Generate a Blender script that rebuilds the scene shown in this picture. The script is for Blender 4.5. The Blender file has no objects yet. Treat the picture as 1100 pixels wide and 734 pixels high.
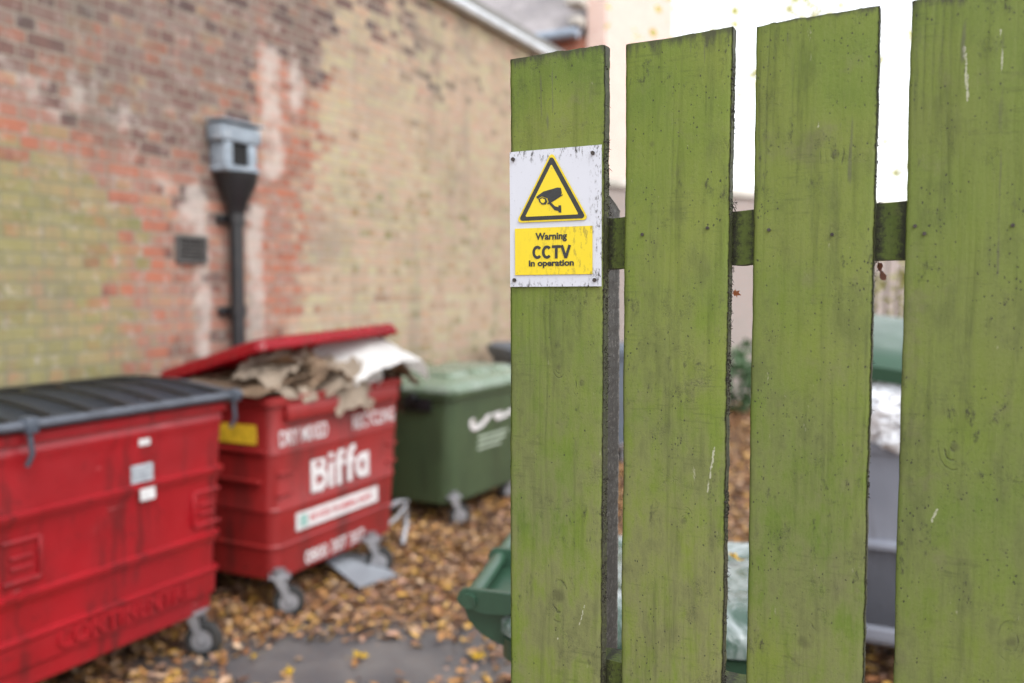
import bpy, bmesh, math, random
import numpy as np
from mathutils import Vector, Matrix, noise as mn
random.seed(7); rng = np.random.default_rng(7)
R = math.radians; PI = math.pi
sc = bpy.context.scene; col = sc.collection

# ------------------------------------------------------------------ camera
H = 1.70; F = 944.0; PITCH = R(3.51)
cd = bpy.data.cameras.new('camera'); cam = bpy.data.objects.new('camera', cd); col.objects.link(cam)
cam.location = (0, 0, H); cam.rotation_euler = (R(90) - PITCH, 0, 0)
cd.sensor_width = 36; cd.sensor_fit = 'HORIZONTAL'; cd.lens = 36 * F / 1100
cd.clip_start = 0.05; cd.clip_end = 1000
cd.dof.use_dof = True; cd.dof.focus_distance = 0.93; cd.dof.aperture_fstop = 3.1; cd.dof.aperture_blades = 9
sc.camera = cam

# ------------------------------------------------------------------ light
SUN_EL, SUN_AZ = R(52), R(142)
w = bpy.data.worlds.new('World'); sc.world = w; w.use_nodes = True
nt = w.node_tree; bg = nt.nodes['Background']
sky = nt.nodes.new('ShaderNodeTexSky'); sky.sky_type = 'NISHITA'; sky.sun_disc = False
sky.sun_elevation = SUN_EL; sky.sun_rotation = SUN_AZ; sky.dust_density = 1.5; sky.air_density = 1.0; sky.ozone_density = 1.0
hs = nt.nodes.new('ShaderNodeHueSaturation'); hs.inputs['Saturation'].default_value = 0.16
nt.links.new(sky.outputs[0], hs.inputs['Color']); nt.links.new(hs.outputs[0], bg.inputs['Color'])
bg.inputs['Strength'].default_value = 0.15
sl = bpy.data.lights.new('sun', 'SUN'); sl.energy = 0.6; sl.angle = R(35); sl.color = (1, 0.985, 0.965)
so = bpy.data.objects.new('sun', sl); col.objects.link(so)
sdir = Vector((math.sin(SUN_AZ) * math.cos(SUN_EL), math.cos(SUN_AZ) * math.cos(SUN_EL), math.sin(SUN_EL)))
so.rotation_euler = sdir.to_track_quat('Z', 'Y').to_euler()
sc.view_settings.view_transform = 'Standard'; sc.view_settings.look = 'None'
sc.view_settings.gamma = 1; sc.view_settings.exposure = 1.55
sc.render.engine = 'CYCLES'; sc.cycles.use_denoising = True
sc.cycles.max_bounces = 6; sc.cycles.caustics_reflective = False; sc.cycles.caustics_refractive = False

# ------------------------------------------------------------------ survey helper: sight line of the photograph
def ray(px, py):
    v = -(py - 367) / F
    return Vector(((px - 550) / F, math.cos(PITCH) + v * math.sin(PITCH), -math.sin(PITCH) + v * math.cos(PITCH)))
def at_z(px, py, z=0.0):
    d = ray(px, py); return Vector((0, 0, H)) + d * ((z - H) / d.z)
def at_y(px, py, y):
    d = ray(px, py); return Vector((0, 0, H)) + d * (y / d.y)
U = Vector((0.4540, 0.8910, 0)); W = Vector((-0.8910, 0.4540, 0))     # along the wall, towards the wall
WALL_D = 4.25

# ------------------------------------------------------------------ object helpers
def tag(o, label=None, cat=None, group=None, kind=None):
    if label: o['label'] = label
    if cat: o['category'] = cat
    if group: o['group'] = group
    if kind: o['kind'] = kind
    return o
def empty(name, loc, rz=0.0, label=None, cat=None, group=None):
    o = bpy.data.objects.new(name, None); col.objects.link(o); o.empty_display_size = 0.1
    o.location = loc; o.rotation_euler = (0, 0, rz)
    return tag(o, label, cat, group)
def link(name, bm, mat, parent=None, smooth=None, loc=None, rot=None):
    me = bpy.data.meshes.new(name)
    bmesh.ops.recalc_face_normals(bm, faces=bm.faces)
    bm.to_mesh(me); bm.free()
    return linkme(name, me, mat, parent, smooth, loc, rot)
def linkme(name, me, mat, parent=None, smooth=None, loc=None, rot=None):
    o = bpy.data.objects.new(name, me); col.objects.link(o)
    if mat: me.materials.append(mat)
    if smooth is not None:
        me.polygons.foreach_set('use_smooth', [True] * len(me.polygons))
        me.set_sharp_from_angle(angle=R(smooth))
    if parent: o.parent = parent
    if loc is not None: o.location = loc
    if rot is not None: o.rotation_euler = rot
    return o
def box(bm, c, s, bev=0.0, M=None, seg=2):
    r = bmesh.ops.create_cube(bm, size=1.0)
    vs = r['verts']
    for v in vs: v.co = Vector((v.co.x * s[0] + c[0], v.co.y * s[1] + c[1], v.co.z * s[2] + c[2]))
    if bev > 0:
        es = list({e for v in vs for e in v.link_edges})
        rr = bmesh.ops.bevel(bm, geom=es, offset=bev, segments=seg, affect='EDGES', profile=0.5)
        vs = list({v for f in rr['faces'] for v in f.verts} | {v for v in vs if v.is_valid})
    if M is not None:
        for v in vs: v.co = M @ v.co
    return vs
def tube(bm, pts, rad, n=12, cap=True):
    pts = [Vector(p) for p in pts]; rings = []
    rads = rad if isinstance(rad, (list, tuple)) else [rad] * len(pts)
    for i, p in enumerate(pts):
        a = pts[max(i - 1, 0)]; b = pts[min(i + 1, len(pts) - 1)]
        t = (b - a).normalized(); up = Vector((0, 0, 1)) if abs(t.z) < 0.95 else Vector((0, 1, 0))
        x = t.cross(up).normalized(); y = x.cross(t)
        rings.append([bm.verts.new(p + (x * math.cos(2 * PI * k / n) + y * math.sin(2 * PI * k / n)) * rads[i]) for k in range(n)])
    for i in range(len(rings) - 1):
        for k in range(n): bm.faces.new((rings[i][k], rings[i][(k + 1) % n], rings[i + 1][(k + 1) % n], rings[i + 1][k]))
    if cap: bm.faces.new(rings[0]); bm.faces.new(rings[-1][::-1])
def disc(bm, c, axis, r0, h, n=24, r1=None):
    c = Vector(c); a = Vector(axis).normalized()
    tube(bm, [c - a * h / 2, c + a * h / 2], [r0, r0 if r1 is None else r1], n)
def rrect(a, b, r, n=5):
    pts = []
    for cx, cy, a0 in ((a - r, b - r, 0), (-(a - r), b - r, 90), (-(a - r), -(b - r), 180), (a - r, -(b - r), 270)):
        for k in range(n + 1):
            t = R(a0 + 90 * k / n); pts.append((cx + r * math.cos(t), cy + r * math.sin(t)))
    return pts
def loft(bm, secs, cap0=True, cap1=True):
    """secs: (z, half_x, half_y, radius)"""
    rings = []
    for z, a, b, r in secs: rings.append([bm.verts.new((x, y, z)) for x, y in rrect(a, b, r)])
    n = len(rings[0])
    for i in range(len(rings) - 1):
        for k in range(n): bm.faces.new((rings[i][k], rings[i][(k + 1) % n], rings[i + 1][(k + 1) % n], rings[i + 1][k]))
    if cap0: bm.faces.new(rings[0][::-1])
    if cap1: bm.faces.new(rings[-1])
def prism(bm, poly, M, th):
    """polygon in xy, extruded th along z, then moved by M"""
    a = [bm.verts.new(M @ Vector((x, y, 0))) for x, y in poly]; b = [bm.verts.new(M @ Vector((x, y, th))) for x, y in poly]
    n = len(poly); bm.faces.new(a[::-1]); bm.faces.new(b)
    for k in range(n): bm.faces.new((a[k], a[(k + 1) % n], b[(k + 1) % n], b[k]))
def text_obj(name, body, size, mat, parent, loc, rot, bold=0.0, width=None, ext=0.0004, align='LEFT', shear=0):
    cu = bpy.data.curves.new(name, 'FONT'); cu.body = body; cu.size = size; cu.extrude = ext; cu.offset = bold; cu.align_x = align
    cu.shear = shear; cu.resolution_u = 3
    t = bpy.data.objects.new(name + '_tmp', cu); col.objects.link(t)
    bpy.context.view_layer.update()
    me = bpy.data.meshes.new_from_object(t.evaluated_get(bpy.context.evaluated_depsgraph_get()))
    bpy.data.objects.remove(t); me.name = name
    co = np.zeros(len(me.vertices) * 3); me.vertices.foreach_get('co', co); co = co.reshape(-1, 3)
    if width:
        w0 = co[:, 0].max() - co[:, 0].min(); co[:, 0] *= width / w0
        if align == 'CENTER': co[:, 0] -= (co[:, 0].max() + co[:, 0].min()) / 2
        else: co[:, 0] -= co[:, 0].min()
        me.vertices.foreach_set('co', co.ravel())
    me.materials.clear()
    return linkme(name, me, mat, parent, None, loc, rot)

def strokes(name, items, mat, parent, M0, th=0.0004):
    """letters drawn as thick round-jointed strokes; items: (points, width); each stroke a hair in front of the last"""
    bm = bmesh.new()
    for q, (pts, w_) in enumerate(items):
        pts = [Vector(p) for p in pts]; n = len(pts); L_, R_ = [], []
        for i, p in enumerate(pts):
            a = (p - pts[i - 1]).normalized() if i else (pts[1] - p).normalized()
            b_ = (pts[i + 1] - p).normalized() if i < n - 1 else a
            t = (a + b_).normalized(); nn = Vector((-t.y, t.x)); k = 1 / max(0.6, nn.dot(Vector((-a.y, a.x))))
            L_.append(p + nn * w_ / 2 * k); R_.append(p - nn * w_ / 2 * k)
        dz = q * th * 0.12
        lo = [[bm.verts.new(M0 @ Vector((v.x, v.y, z))) for v in L_] for z in (0, th + dz)]
        ro = [[bm.verts.new(M0 @ Vector((v.x, v.y, z))) for v in R_] for z in (0, th + dz)]
        for i in range(n - 1):
            bm.faces.new((lo[1][i], lo[1][i + 1], ro[1][i + 1], ro[1][i])); bm.faces.new((lo[0][i], lo[1][i], lo[1][i + 1], lo[0][i + 1])); bm.faces.new((ro[0][i], ro[0][i + 1], ro[1][i + 1], ro[1][i]))
        bm.faces.new((lo[0][0], ro[0][0], ro[1][0], lo[1][0])); bm.faces.new((lo[0][-1], lo[1][-1], ro[1][-1], ro[0][-1]))
    me = bpy.data.meshes.new(name); bm.to_mesh(me); bm.free()
    return linkme(name, me, mat, parent)
def arc(cx, cy, rx, ry, a0, a1, n=14): return [(cx + rx * math.cos(R(a0 + (a1 - a0) * k / n)), cy + ry * math.sin(R(a0 + (a1 - a0) * k / n))) for k in range(n + 1)]
FRONT = lambda x, y, z: Matrix(((1, 0, 0, x), (0, 0, -1, y), (0, 1, 0, z), (0, 0, 0, 1)))

# ------------------------------------------------------------------ material helpers
class NB:
    def __init__(s, name):
        s.m = bpy.data.materials.new(name); s.m.use_nodes = True; s.t = s.m.node_tree
        s.b = s.t.nodes['Principled BSDF']
    def set(s, sock, v):
        if hasattr(v, 'node'): s.t.links.new(v, sock)
        else:
            if sock.type == 'RGBA' and len(v) == 3: v = (*v, 1)
            sock.default_value = v
    def node(s, typ, out=0, props=None, **kw):
        n = s.t.nodes.new(typ)
        for k, v in (props or {}).items(): setattr(n, k, v)
        for k, v in kw.items():
            key = k.replace('_', ' ')
            s.set(n.inputs[int(k[1:])] if k[0] == 'i' and k[1:].isdigit() else n.inputs[key], v)
        return n.outputs[out]
    def math(s, op, a, b=0.0, c=0.0, clamp=False):
        return s.node('ShaderNodeMath', 0, {'operation': op, 'use_clamp': clamp}, i0=a, i1=b, i2=c)
    def mul(s, a, b): return s.math('MULTIPLY', a, b)
    def add(s, a, b): return s.math('ADD', a, b)
    def mix(s, f, a, b, blend='MIX'):
        n = s.t.nodes.new('ShaderNodeMix'); n.data_type = 'RGBA'; n.blend_type = blend; n.clamp_factor = True
        s.set(n.inputs[0], f); s.set(n.inputs[6], a); s.set(n.inputs[7], b); return n.outputs[2]
    def noise(s, vec, scale, detail=4.0, rough=0.55, dist=0.0, out=0, off=None):
        if off is not None: vec = s.vadd(vec, off)
        return s.node('ShaderNodeTexNoise', out, None, Vector=vec, Scale=scale, Detail=detail, Roughness=rough, Distortion=dist)
    def vadd(s, a, b): return s.node('ShaderNodeVectorMath', 0, {'operation': 'ADD'}, i0=a, i1=b)
    def vmul(s, a, b): return s.node('ShaderNodeVectorMath', 0, {'operation': 'MULTIPLY'}, i0=a, i1=b)
    def coord(s, which='Object'):
        n = s.t.nodes.new('ShaderNodeTexCoord'); return n.outputs[which]
    def attr(s, name, out='Fac'):
        n = s.t.nodes.new('ShaderNodeAttribute'); n.attribute_name = name; return n.outputs[out]
    def rnd(s): return s.t.nodes.new('ShaderNodeObjectInfo').outputs['Random']
    def step(s, v, lo, hi):
        return s.node('ShaderNodeMapRange', 0, {'interpolation_type': 'SMOOTHSTEP', 'clamp': True}, i0=v, i1=lo, i2=hi, i3=0.0, i4=1.0)
    def ramp(s, f, stops):
        n = s.t.nodes.new('ShaderNodeValToRGB'); s.set(n.inputs[0], f); e = n.color_ramp.elements
        while len(e) < len(stops): e.new(0.5)
        for i, (p, c) in enumerate(stops): e[i].position = p; e[i].color = (*c, 1) if len(c) == 3 else c
        return n.outputs[0]
    def bump(s, h, strength=0.5, dist=0.01, normal=None):
        kw = dict(Height=h, Strength=strength, Distance=dist)
        if normal is not None: kw['Normal'] = normal
        return s.node('ShaderNodeBump', 0, None, **kw)
    def out(s, color=None, rough=None, normal=None, **kw):
        if color is not None: s.set(s.b.inputs['Base Color'], color)
        if rough is not None: s.set(s.b.inputs['Roughness'], rough)
        if normal is not None: s.set(s.b.inputs['Normal'], normal)
        for k, v in kw.items(): s.set(s.b.inputs[k.replace('_', ' ')], v)
        return s.m

def simple(name, c, rough=0.6, var=0.25, scale=8.0, bump=0.15, bd=0.004, dirt=None, dirt_amt=0.5, metal=0.0, c2=None, streak=False, **kw):
    b = NB(name); co = b.coord()
    n1 = b.noise(co, scale, 5); n2 = b.noise(co, scale * 5, 4)
    c2 = c2 or tuple(x * (1 - var) for x in c)
    colr = b.mix(b.step(n1, 0.35, 0.65), c, c2)
    if dirt:
        v = b.vmul(co, (1, 1, 0.12)) if streak else co
        d = b.step(b.noise(v, scale * (3 if streak else 1.3), 6, 0.65, off=(3, 7, 1)), 0.52, 0.72)
        colr = b.mix(b.mul(d, dirt_amt), colr, dirt)
    r = b.math('ADD', rough - 0.1, b.mul(n2, 0.2))
    return b.out(colr, r, b.bump(n2, bump, bd), Metallic=metal, **kw)

# ---- brick
def brick_material(name, attrs=True, pale=None):
    b = NB(name); uv = b.coord('UV')
    wob = b.node('ShaderNodeTexNoise', 1, None, Vector=uv, Scale=9.0, Detail=3.0)
    uvw = b.vadd(uv, b.vmul(b.vadd(wob, (-.5, -.5, -.5)), (0.010, 0.010, 0)))
    bt = b.t.nodes.new('ShaderNodeTexBrick'); b.set(bt.inputs['Vector'], uvw)
    bt.offset = 0.5; bt.squash = 0.5; bt.squash_frequency = 2
    for k, v in (('Scale', 1.0), ('Mortar Size', 0.0065), ('Mortar Smooth', 0.35), ('Bias', 0.0), ('Brick Width', 0.225), ('Row Height', 0.075)): bt.inputs[k].default_value = v
    bt.inputs['Color1'].default_value = (0, 0, 0, 1); bt.inputs['Color2'].default_value = (1, 1, 1, 1); bt.inputs['Mortar'].default_value = (0.5, 0.5, 0.5, 1)
    rnd = bt.outputs['Color']; mort = bt.outputs['Fac']
    n_s = b.noise(uv, 60, 5, 0.7); n_m = b.noise(uv, 7, 5, 0.6); n_l = b.noise(uv, 1.6, 5, 0.6)
    if pale:
        brick = b.mix(rnd, pale[0], pale[1]); mc = pale[2]
        colr = b.mix(mort, brick, mc)
        return b.out(colr, 0.85, b.bump(b.add(b.mul(mort, -1.0), b.mul(n_s, 0.4)), 0.5, 0.004))
    wgt = b.add(rnd, b.mul(b.math('SUBTRACT', n_m, 0.5), 0.9))
    purple = b.ramp(wgt, [(0.0, (0.0733, 0.0460, 0.0423)), (0.3, (0.1365, 0.0744, 0.0605)), (0.6, (0.1706, 0.1232, 0.1048)), (0.8, (0.2048, 0.0920, 0.0605)), (1, (0.0973, 0.0861, 0.0788))])
    orange = b.ramp(wgt, [(0.0, (0.2586, 0.0959, 0.0605)), (0.4, (0.3227, 0.1154, 0.0673)), (0.7, (0.2327, 0.1281, 0.1009)), (1, (0.3361, 0.1536, 0.1009))])
    tan = b.ramp(wgt, [(0.0, (0.2977, 0.2303, 0.1417)), (0.35, (0.3610, 0.2445, 0.1723)), (0.65, (0.3466, 0.3033, 0.1799)), (1, (0.4022, 0.2521, 0.1876))])
    green = b.ramp(wgt, [(0.0, (0.1765, 0.1740, 0.0690)), (0.45, (0.2114, 0.2042, 0.0849)), (0.8, (0.2473, 0.1985, 0.0957)), (1, (0.1406, 0.1505, 0.0533))])
    sep = b.t.nodes.new('ShaderNodeSeparateColor'); b.set(sep.inputs[0], b.attr('zones', 'Color'))
    jit = b.add(b.add(b.mul(b.math('SUBTRACT', n_m, 0.5), 1.1), b.mul(b.math('SUBTRACT', n_l, 0.5), 0.7)), b.mul(b.math('SUBTRACT', rnd, 0.5), 0.75))
    z = lambda i: b.step(b.add(sep.outputs[i], jit), 0.22, 0.78)
    colr = b.mix(z(0), purple, orange)
    colr = b.mix(z(1), colr, tan)
    colr = b.mix(b.mul(z(2), 0.92), colr, green)
    mortc = b.mix(n_m, (0.1823, 0.1554, 0.1235), (0.2528, 0.2260, 0.1823))
    mortc = b.mix(b.mul(z(2), 0.7), mortc, (0.1613, 0.1613, 0.0806))
    mortc = b.mix(b.mul(z(1), 0.8), mortc, (0.3116, 0.2738, 0.2201))
    colr = b.mix(b.mul(mort, 0.95), colr, mortc)
    lime = b.step(b.add(b.add(b.attr('lime', 'Fac'), b.mul(b.math('SUBTRACT', n_m, 0.5), 1.1)), b.mul(b.math('SUBTRACT', n_s, 0.5), 0.3)), 0.45, 0.8)
    colr = b.mix(b.mul(lime, 0.7), colr, (0.47, 0.42, 0.38))
    spots = b.step(b.noise(uv, 11, 7, 0.75, off=(5, 5, 0)), 0.52, 0.66)
    colr = b.mix(b.mul(spots, 0.42), colr, (0.44, 0.38, 0.34))
    drips = b.step(b.noise(b.vmul(uv, (1, 0.12, 1)), 3.2, 6, 0.7, off=(3, 1, 0)), 0.50, 0.66)
    colr = b.mix(b.mul(drips, 0.34), colr, (0.12, 0.11, 0.085))
    redp = b.step(b.add(b.noise(uv, 5.5, 6, 0.7, off=(8, 2, 0)), b.mul(b.math('SUBTRACT', rnd, 0.5), 0.12)), 0.55, 0.66)
    colr = b.mix(b.mul(b.mul(redp, b.math('SUBTRACT', 1.0, mort)), 0.34), colr, (0.36, 0.13, 0.085))
    soot = b.step(b.add(n_l, b.mul(b.math('SUBTRACT', n_s, 0.5), 0.4)), 0.52, 0.72)
    colr = b.mix(b.mul(soot, 0.4), colr, (0.15, 0.125, 0.11))
    hgt = b.add(b.mul(mort, -1.0), b.add(b.mul(n_s, 0.5), b.mul(n_m, 0.5)))
    return b.out(colr, 0.88, b.bump(hgt, 0.7, 0.006))

M = {}
M['brick'] = brick_material('weathered_brick')
M['brick_pink'] = brick_material('pale_pink_brick', pale=((0.62, 0.43, 0.37), (0.68, 0.50, 0.43), (0.66, 0.58, 0.53)))
M['brick_red'] = brick_material('red_house_brick', pale=((0.40, 0.12, 0.07), (0.48, 0.18, 0.11), (0.45, 0.38, 0.32)))
M['brick_garden'] = brick_material('beige_garden_brick', pale=((0.275, 0.232, 0.211), (0.308, 0.244, 0.223), (0.275, 0.267, 0.260)))
M['stone'] = simple('pale_stone', (0.55, 0.52, 0.47), 0.8, 0.25, 5, 0.3, dirt=(0.2, 0.2, 0.16))
M['gutter'] = simple('painted_gutter', (0.62, 0.66, 0.70), 0.45, 0.2, 4, 0.1, dirt=(0.25, 0.26, 0.26), dirt_amt=0.4)
M['gutter_blue'] = simple('blue_grey_gutter', (0.28, 0.34, 0.42), 0.45, 0.2, 4, 0.1)
M['slate'] = None
b = NB('roof_slate'); uv = b.coord('UV')
bt = b.t.nodes.new('ShaderNodeTexBrick'); b.set(bt.inputs['Vector'], uv)
for k, v in (('Scale', 1.0), ('Mortar Size', 0.008), ('Brick Width', 0.3), ('Row Height', 0.2)): bt.inputs[k].default_value = v
bt.inputs['Color1'].default_value = (0.24, 0.22, 0.24, 1); bt.inputs['Color2'].default_value = (0.34, 0.31, 0.33, 1); bt.inputs['Mortar'].default_value = (0.1, 0.1, 0.1, 1)
M['slate'] = b.out(b.mix(b.mul(b.noise(uv, 3), 0.5), bt.outputs['Color'], (0.36, 0.34, 0.30)), 0.55, b.bump(bt.outputs['Fac'], 0.4, -0.01))
M['lead'] = simple('grey_lead', (0.26, 0.31, 0.36), 0.5, 0.3, 9, 0.4, 0.01, dirt=(0.62, 0.66, 0.70), dirt_amt=0.6)
M['black_iron'] = simple('black_cast_iron', (0.010, 0.010, 0.012), 0.45, 0.3, 9, 0.3, dirt=(0.05, 0.03, 0.02), dirt_amt=0.25)
M['black'] = simple('black_hollow', (0.006, 0.006, 0.006), 0.9, 0.1)
M['vent'] = simple('dark_cast_vent', (0.09, 0.085, 0.08), 0.7, 0.3, 20)
def paint(name, c, cd, dirt_or_sheen, rough=0.42, amt=0.5):
    b = NB(name); co = b.coord()
    n1 = b.noise(co, 2.2, 5, 0.6); nf = b.noise(co, 40, 4, 0.6)
    colr = b.mix(b.step(n1, 0.35, 0.7), c, cd)
    st = b.step(b.noise(b.vmul(co, (1, 1, 0.14)), 8, 7, 0.7), 0.50, 0.66)
    colr = b.mix(b.mul(st, amt), colr, dirt_or_sheen)
    sp = b.step(b.noise(co, 16, 7, 0.8, off=(4, 2, 8)), 0.57, 0.68)
    colr = b.mix(b.mul(sp, 0.55), colr, dirt_or_sheen)
    scr = b.step(b.noise(b.vmul(co, (0.25, 0.25, 1.6)), 30, 4, 0.6, off=(1, 9, 3)), 0.69, 0.74)
    colr = b.mix(b.mul(scr, 0.45), colr, tuple(min(1, x * 1.4 + 0.12) for x in c))
    r = b.add(rough - 0.12, b.mul(b.noise(co, 11, 5), 0.3))
    return b.out(colr, r, b.bump(b.add(n1, b.mul(nf, 0.1)), 0.25, 0.01))
M['red_a'] = paint('bright_red_paint', (0.2889, 0.0068, 0.0122), (0.2247, 0.0068, 0.0109), (0.0401, 0.0082, 0.0082), 0.36, 0.62)
M['red_b'] = paint('faded_red_paint', (0.2327, 0.0122, 0.0122), (0.1926, 0.0122, 0.0122), (0.0481, 0.0122, 0.0102), 0.42, 0.55)
M['red_lid'] = paint('red_lid_plastic', (0.4140, 0.0095, 0.0206), (0.3420, 0.0095, 0.0174), (0.2250, 0.0396, 0.0396), 0.22, 0.25)
M['green_bin'] = paint('green_bin_plastic', (0.0496, 0.0760, 0.0360), (0.0400, 0.0640, 0.0320), (0.0280, 0.0360, 0.0200), 0.42, 0.4)
M['green_lid'] = paint('green_lid_painted_sheen', (0.1188, 0.1674, 0.1134), (0.1728, 0.2160, 0.1674), (0.3240, 0.3564, 0.3240), 0.25, 0.4)  # pale greys paint the sky's reflection into the lid colour
M['wheelie'] = paint('dark_green_wheelie_plastic', (0.0288, 0.0720, 0.0432), (0.0252, 0.0612, 0.0378), (0.0180, 0.0360, 0.0252), 0.30, 0.35)
b = NB('green_lid_painted_highlights'); co = b.coord()
w1 = b.noise(co, 9, 5, 0.7, 1.2); w2 = b.noise(co, 3.2, 4, 0.6, 1.0, off=(2, 2, 2))
colr = b.mix(b.step(w1, 0.42, 0.58), (0.045, 0.085, 0.062), (0.20, 0.24, 0.23))
colr = b.mix(b.mul(b.step(w2, 0.52, 0.60), 0.7), colr, (0.38, 0.42, 0.43))  # pale patches put bright highlights into the lid's base colour
M['wheelie_lid'] = b.out(colr, b.add(0.12, b.mul(w1, 0.2)), b.bump(b.add(w1, w2), 0.35, 0.02))
M['grey_bin'] = paint('galvanised_grey_paint', (0.2040, 0.2177, 0.2583), (0.1530, 0.1648, 0.2007), (0.0918, 0.0850, 0.0918), 0.5, 0.5)
M['blue_bin'] = paint('blue_grey_plastic', (0.10, 0.12, 0.15), (0.08, 0.10, 0.13), (0.03, 0.03, 0.04), 0.5, 0.3)
M['lid_dark'] = paint('dark_rubber_lid', (0.050, 0.062, 0.082), (0.065, 0.080, 0.105), (0.02, 0.025, 0.03), 0.30, 0.4)
M['groove_shade'] = simple('black_groove_shade', (0.012, 0.013, 0.016), 0.4, 0.3, 12)  # near-black colour stands for the shade in the lid grooves
M['lid_edge'] = simple('grey_lid_edge', (0.075, 0.085, 0.105), 0.35, 0.3, 12)
M['rubber'] = simple('tyre_rubber', (0.018, 0.018, 0.018), 0.8, 0.3, 12, dirt=(0.07, 0.055, 0.04))
M['zinc'] = simple('dull_zinc', (0.34, 0.34, 0.36), 0.45, 0.35, 14, 0.2, dirt=(0.14, 0.09, 0.06), metal=0.55)
M['sticker'] = simple('worn_white_sticker', (0.5904, 0.5904, 0.5904), 0.55, 0.15, 30, dirt=(0.3280, 0.3116, 0.2952))
M['silver'] = simple('silver_sticker', (0.3936, 0.4264, 0.4592), 0.5, 0.35, 50)
M['lettering'] = simple('worn_white_lettering', (0.5904, 0.5740, 0.5740), 0.5, 0.12, 20, dirt=(0.4100, 0.2460, 0.2296), dirt_amt=0.5)
M['yellow_st'] = simple('yellow_sticker', (0.75, 0.50, 0.03), 0.5, 0.3, 15, dirt=(0.3, 0.14, 0.03))
M['card'] = simple('brown_cardboard', (0.3570, 0.2465, 0.1615), 0.85, 0.35, 9, 0.3, dirt=(0.1700, 0.1105, 0.0765))
M['card2'] = simple('pale_cardboard', (0.5100, 0.4165, 0.3230), 0.85, 0.3, 9, 0.3, dirt=(0.3060, 0.2210, 0.1530))
M['card3'] = simple('dark_cardboard', (0.1700, 0.1105, 0.0765), 0.85, 0.35, 9, 0.3)
M['paper'] = simple('white_board', (0.83, 0.82, 0.80), 0.6, 0.1, 5, 0.15)
M['bag'] = simple('white_plastic_bag', (0.72, 0.74, 0.78), 0.3, 0.25, 7, 0.5, 0.02, dirt=(0.35, 0.38, 0.45))
M['panel_grey'] = simple('grey_plastic_panel', (0.2880, 0.3120, 0.3440), 0.35, 0.3, 3, 0.2)

# ---- ground
b = NB('wet_asphalt'); co = b.coord()
n1 = b.noise(co, 160, 4, 0.7); n2 = b.noise(co, 2.5, 6, 0.6); n3 = b.noise(co, 30, 5, 0.7)
colr = b.mix(n1, (0.045, 0.043, 0.045), (0.12, 0.115, 0.118))
colr = b.mix(b.mul(b.step(n2, 0.4, 0.65), 0.6), colr, (0.16, 0.145, 0.135))
colr = b.mix(b.mul(b.step(n3, 0.52, 0.7), 0.6), colr, (0.10, 0.055, 0.035))
pv = b.vmul(b.vadd(co, (0.72, -3.92, 0)), (1.0, 2.3, 0))
ln = b.node('ShaderNodeVectorMath', 1, {'operation': 'LENGTH'}, i0=pv)
mud = b.step(b.add(ln, b.mul(b.math('SUBTRACT', b.noise(co, 5, 5, 0.6), 0.5), 1.2)), 0.85, 1.25)
mudc = b.ramp(n3, [(0.35, (0.05, 0.03, 0.022)), (0.5, (0.16, 0.09, 0.055)), (0.65, (0.26, 0.15, 0.085))])
colr = b.mix(mud, colr, mudc)
M['asphalt'] = b.out(colr, b.add(0.35, b.mul(n2, 0.5)), b.bump(b.add(n1, b.mul(n3, 2)), 0.5, 0.004))
b = NB('soil_and_rotting_leaves'); co = b.coord()
n1 = b.noise(co, 22, 6, 0.7); n2 = b.noise(co, 3, 4)
colr = b.ramp(n1, [(0.3, (0.07, 0.04, 0.028)), (0.48, (0.20, 0.11, 0.06)), (0.6, (0.32, 0.18, 0.09)), (0.75, (0.14, 0.09, 0.07))])
M['soil'] = b.out(colr, 0.85, b.bump(n1, 0.8, 0.02))
# ---- leaves, colour drawn per leaf
b = NB('fallen_leaf'); cl = b.attr('leaf_colour', 'Color')
M['leaf'] = b.out(b.mix(b.mul(b.noise(b.coord(), 60, 3), 0.6), cl, b.mix(0.5, cl, (0.10, 0.05, 0.03))), 0.5)
def leafm(name, c, tr=0.0):
    b = NB(name); n = b.noise(b.coord(), 40, 4)
    m = b.out(b.mix(n, c, tuple(x * 0.6 for x in c)), 0.5)
    if tr:
        t = b.t.nodes.new('ShaderNodeBsdfTranslucent'); t.inputs[0].default_value = (*c, 1)
        mx = b.t.nodes.new('ShaderNodeMixShader'); mx.inputs[0].default_value = tr
        b.t.links.new(b.b.outputs[0], mx.inputs[1]); b.t.links.new(t.outputs[0], mx.inputs[2])
        b.t.links.new(mx.outputs[0], b.t.nodes['Material Output'].inputs['Surface'])
    return m
M['leaf_yellow'] = leafm('yellow_leaf', (0.80, 0.52, 0.03))
M['leaf_dry'] = leafm('dry_orange_leaf', (0.42, 0.13, 0.04))
M['leaf_brown'] = leafm('brown_twig', (0.16, 0.08, 0.045))
M['tree_leaf'] = leafm('pale_autumn_foliage', (0.62, 0.60, 0.10), 0.6)
M['shrub_leaf'] = leafm('shrub_foliage', (0.10, 0.19, 0.085), 0.3)
M['ivy_leaf'] = leafm('climber_foliage', (0.38, 0.38, 0.13), 0.4)
M['bark'] = simple('bark', (0.14, 0.11, 0.08), 0.9, 0.4, 12, 0.6, 0.02)

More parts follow.
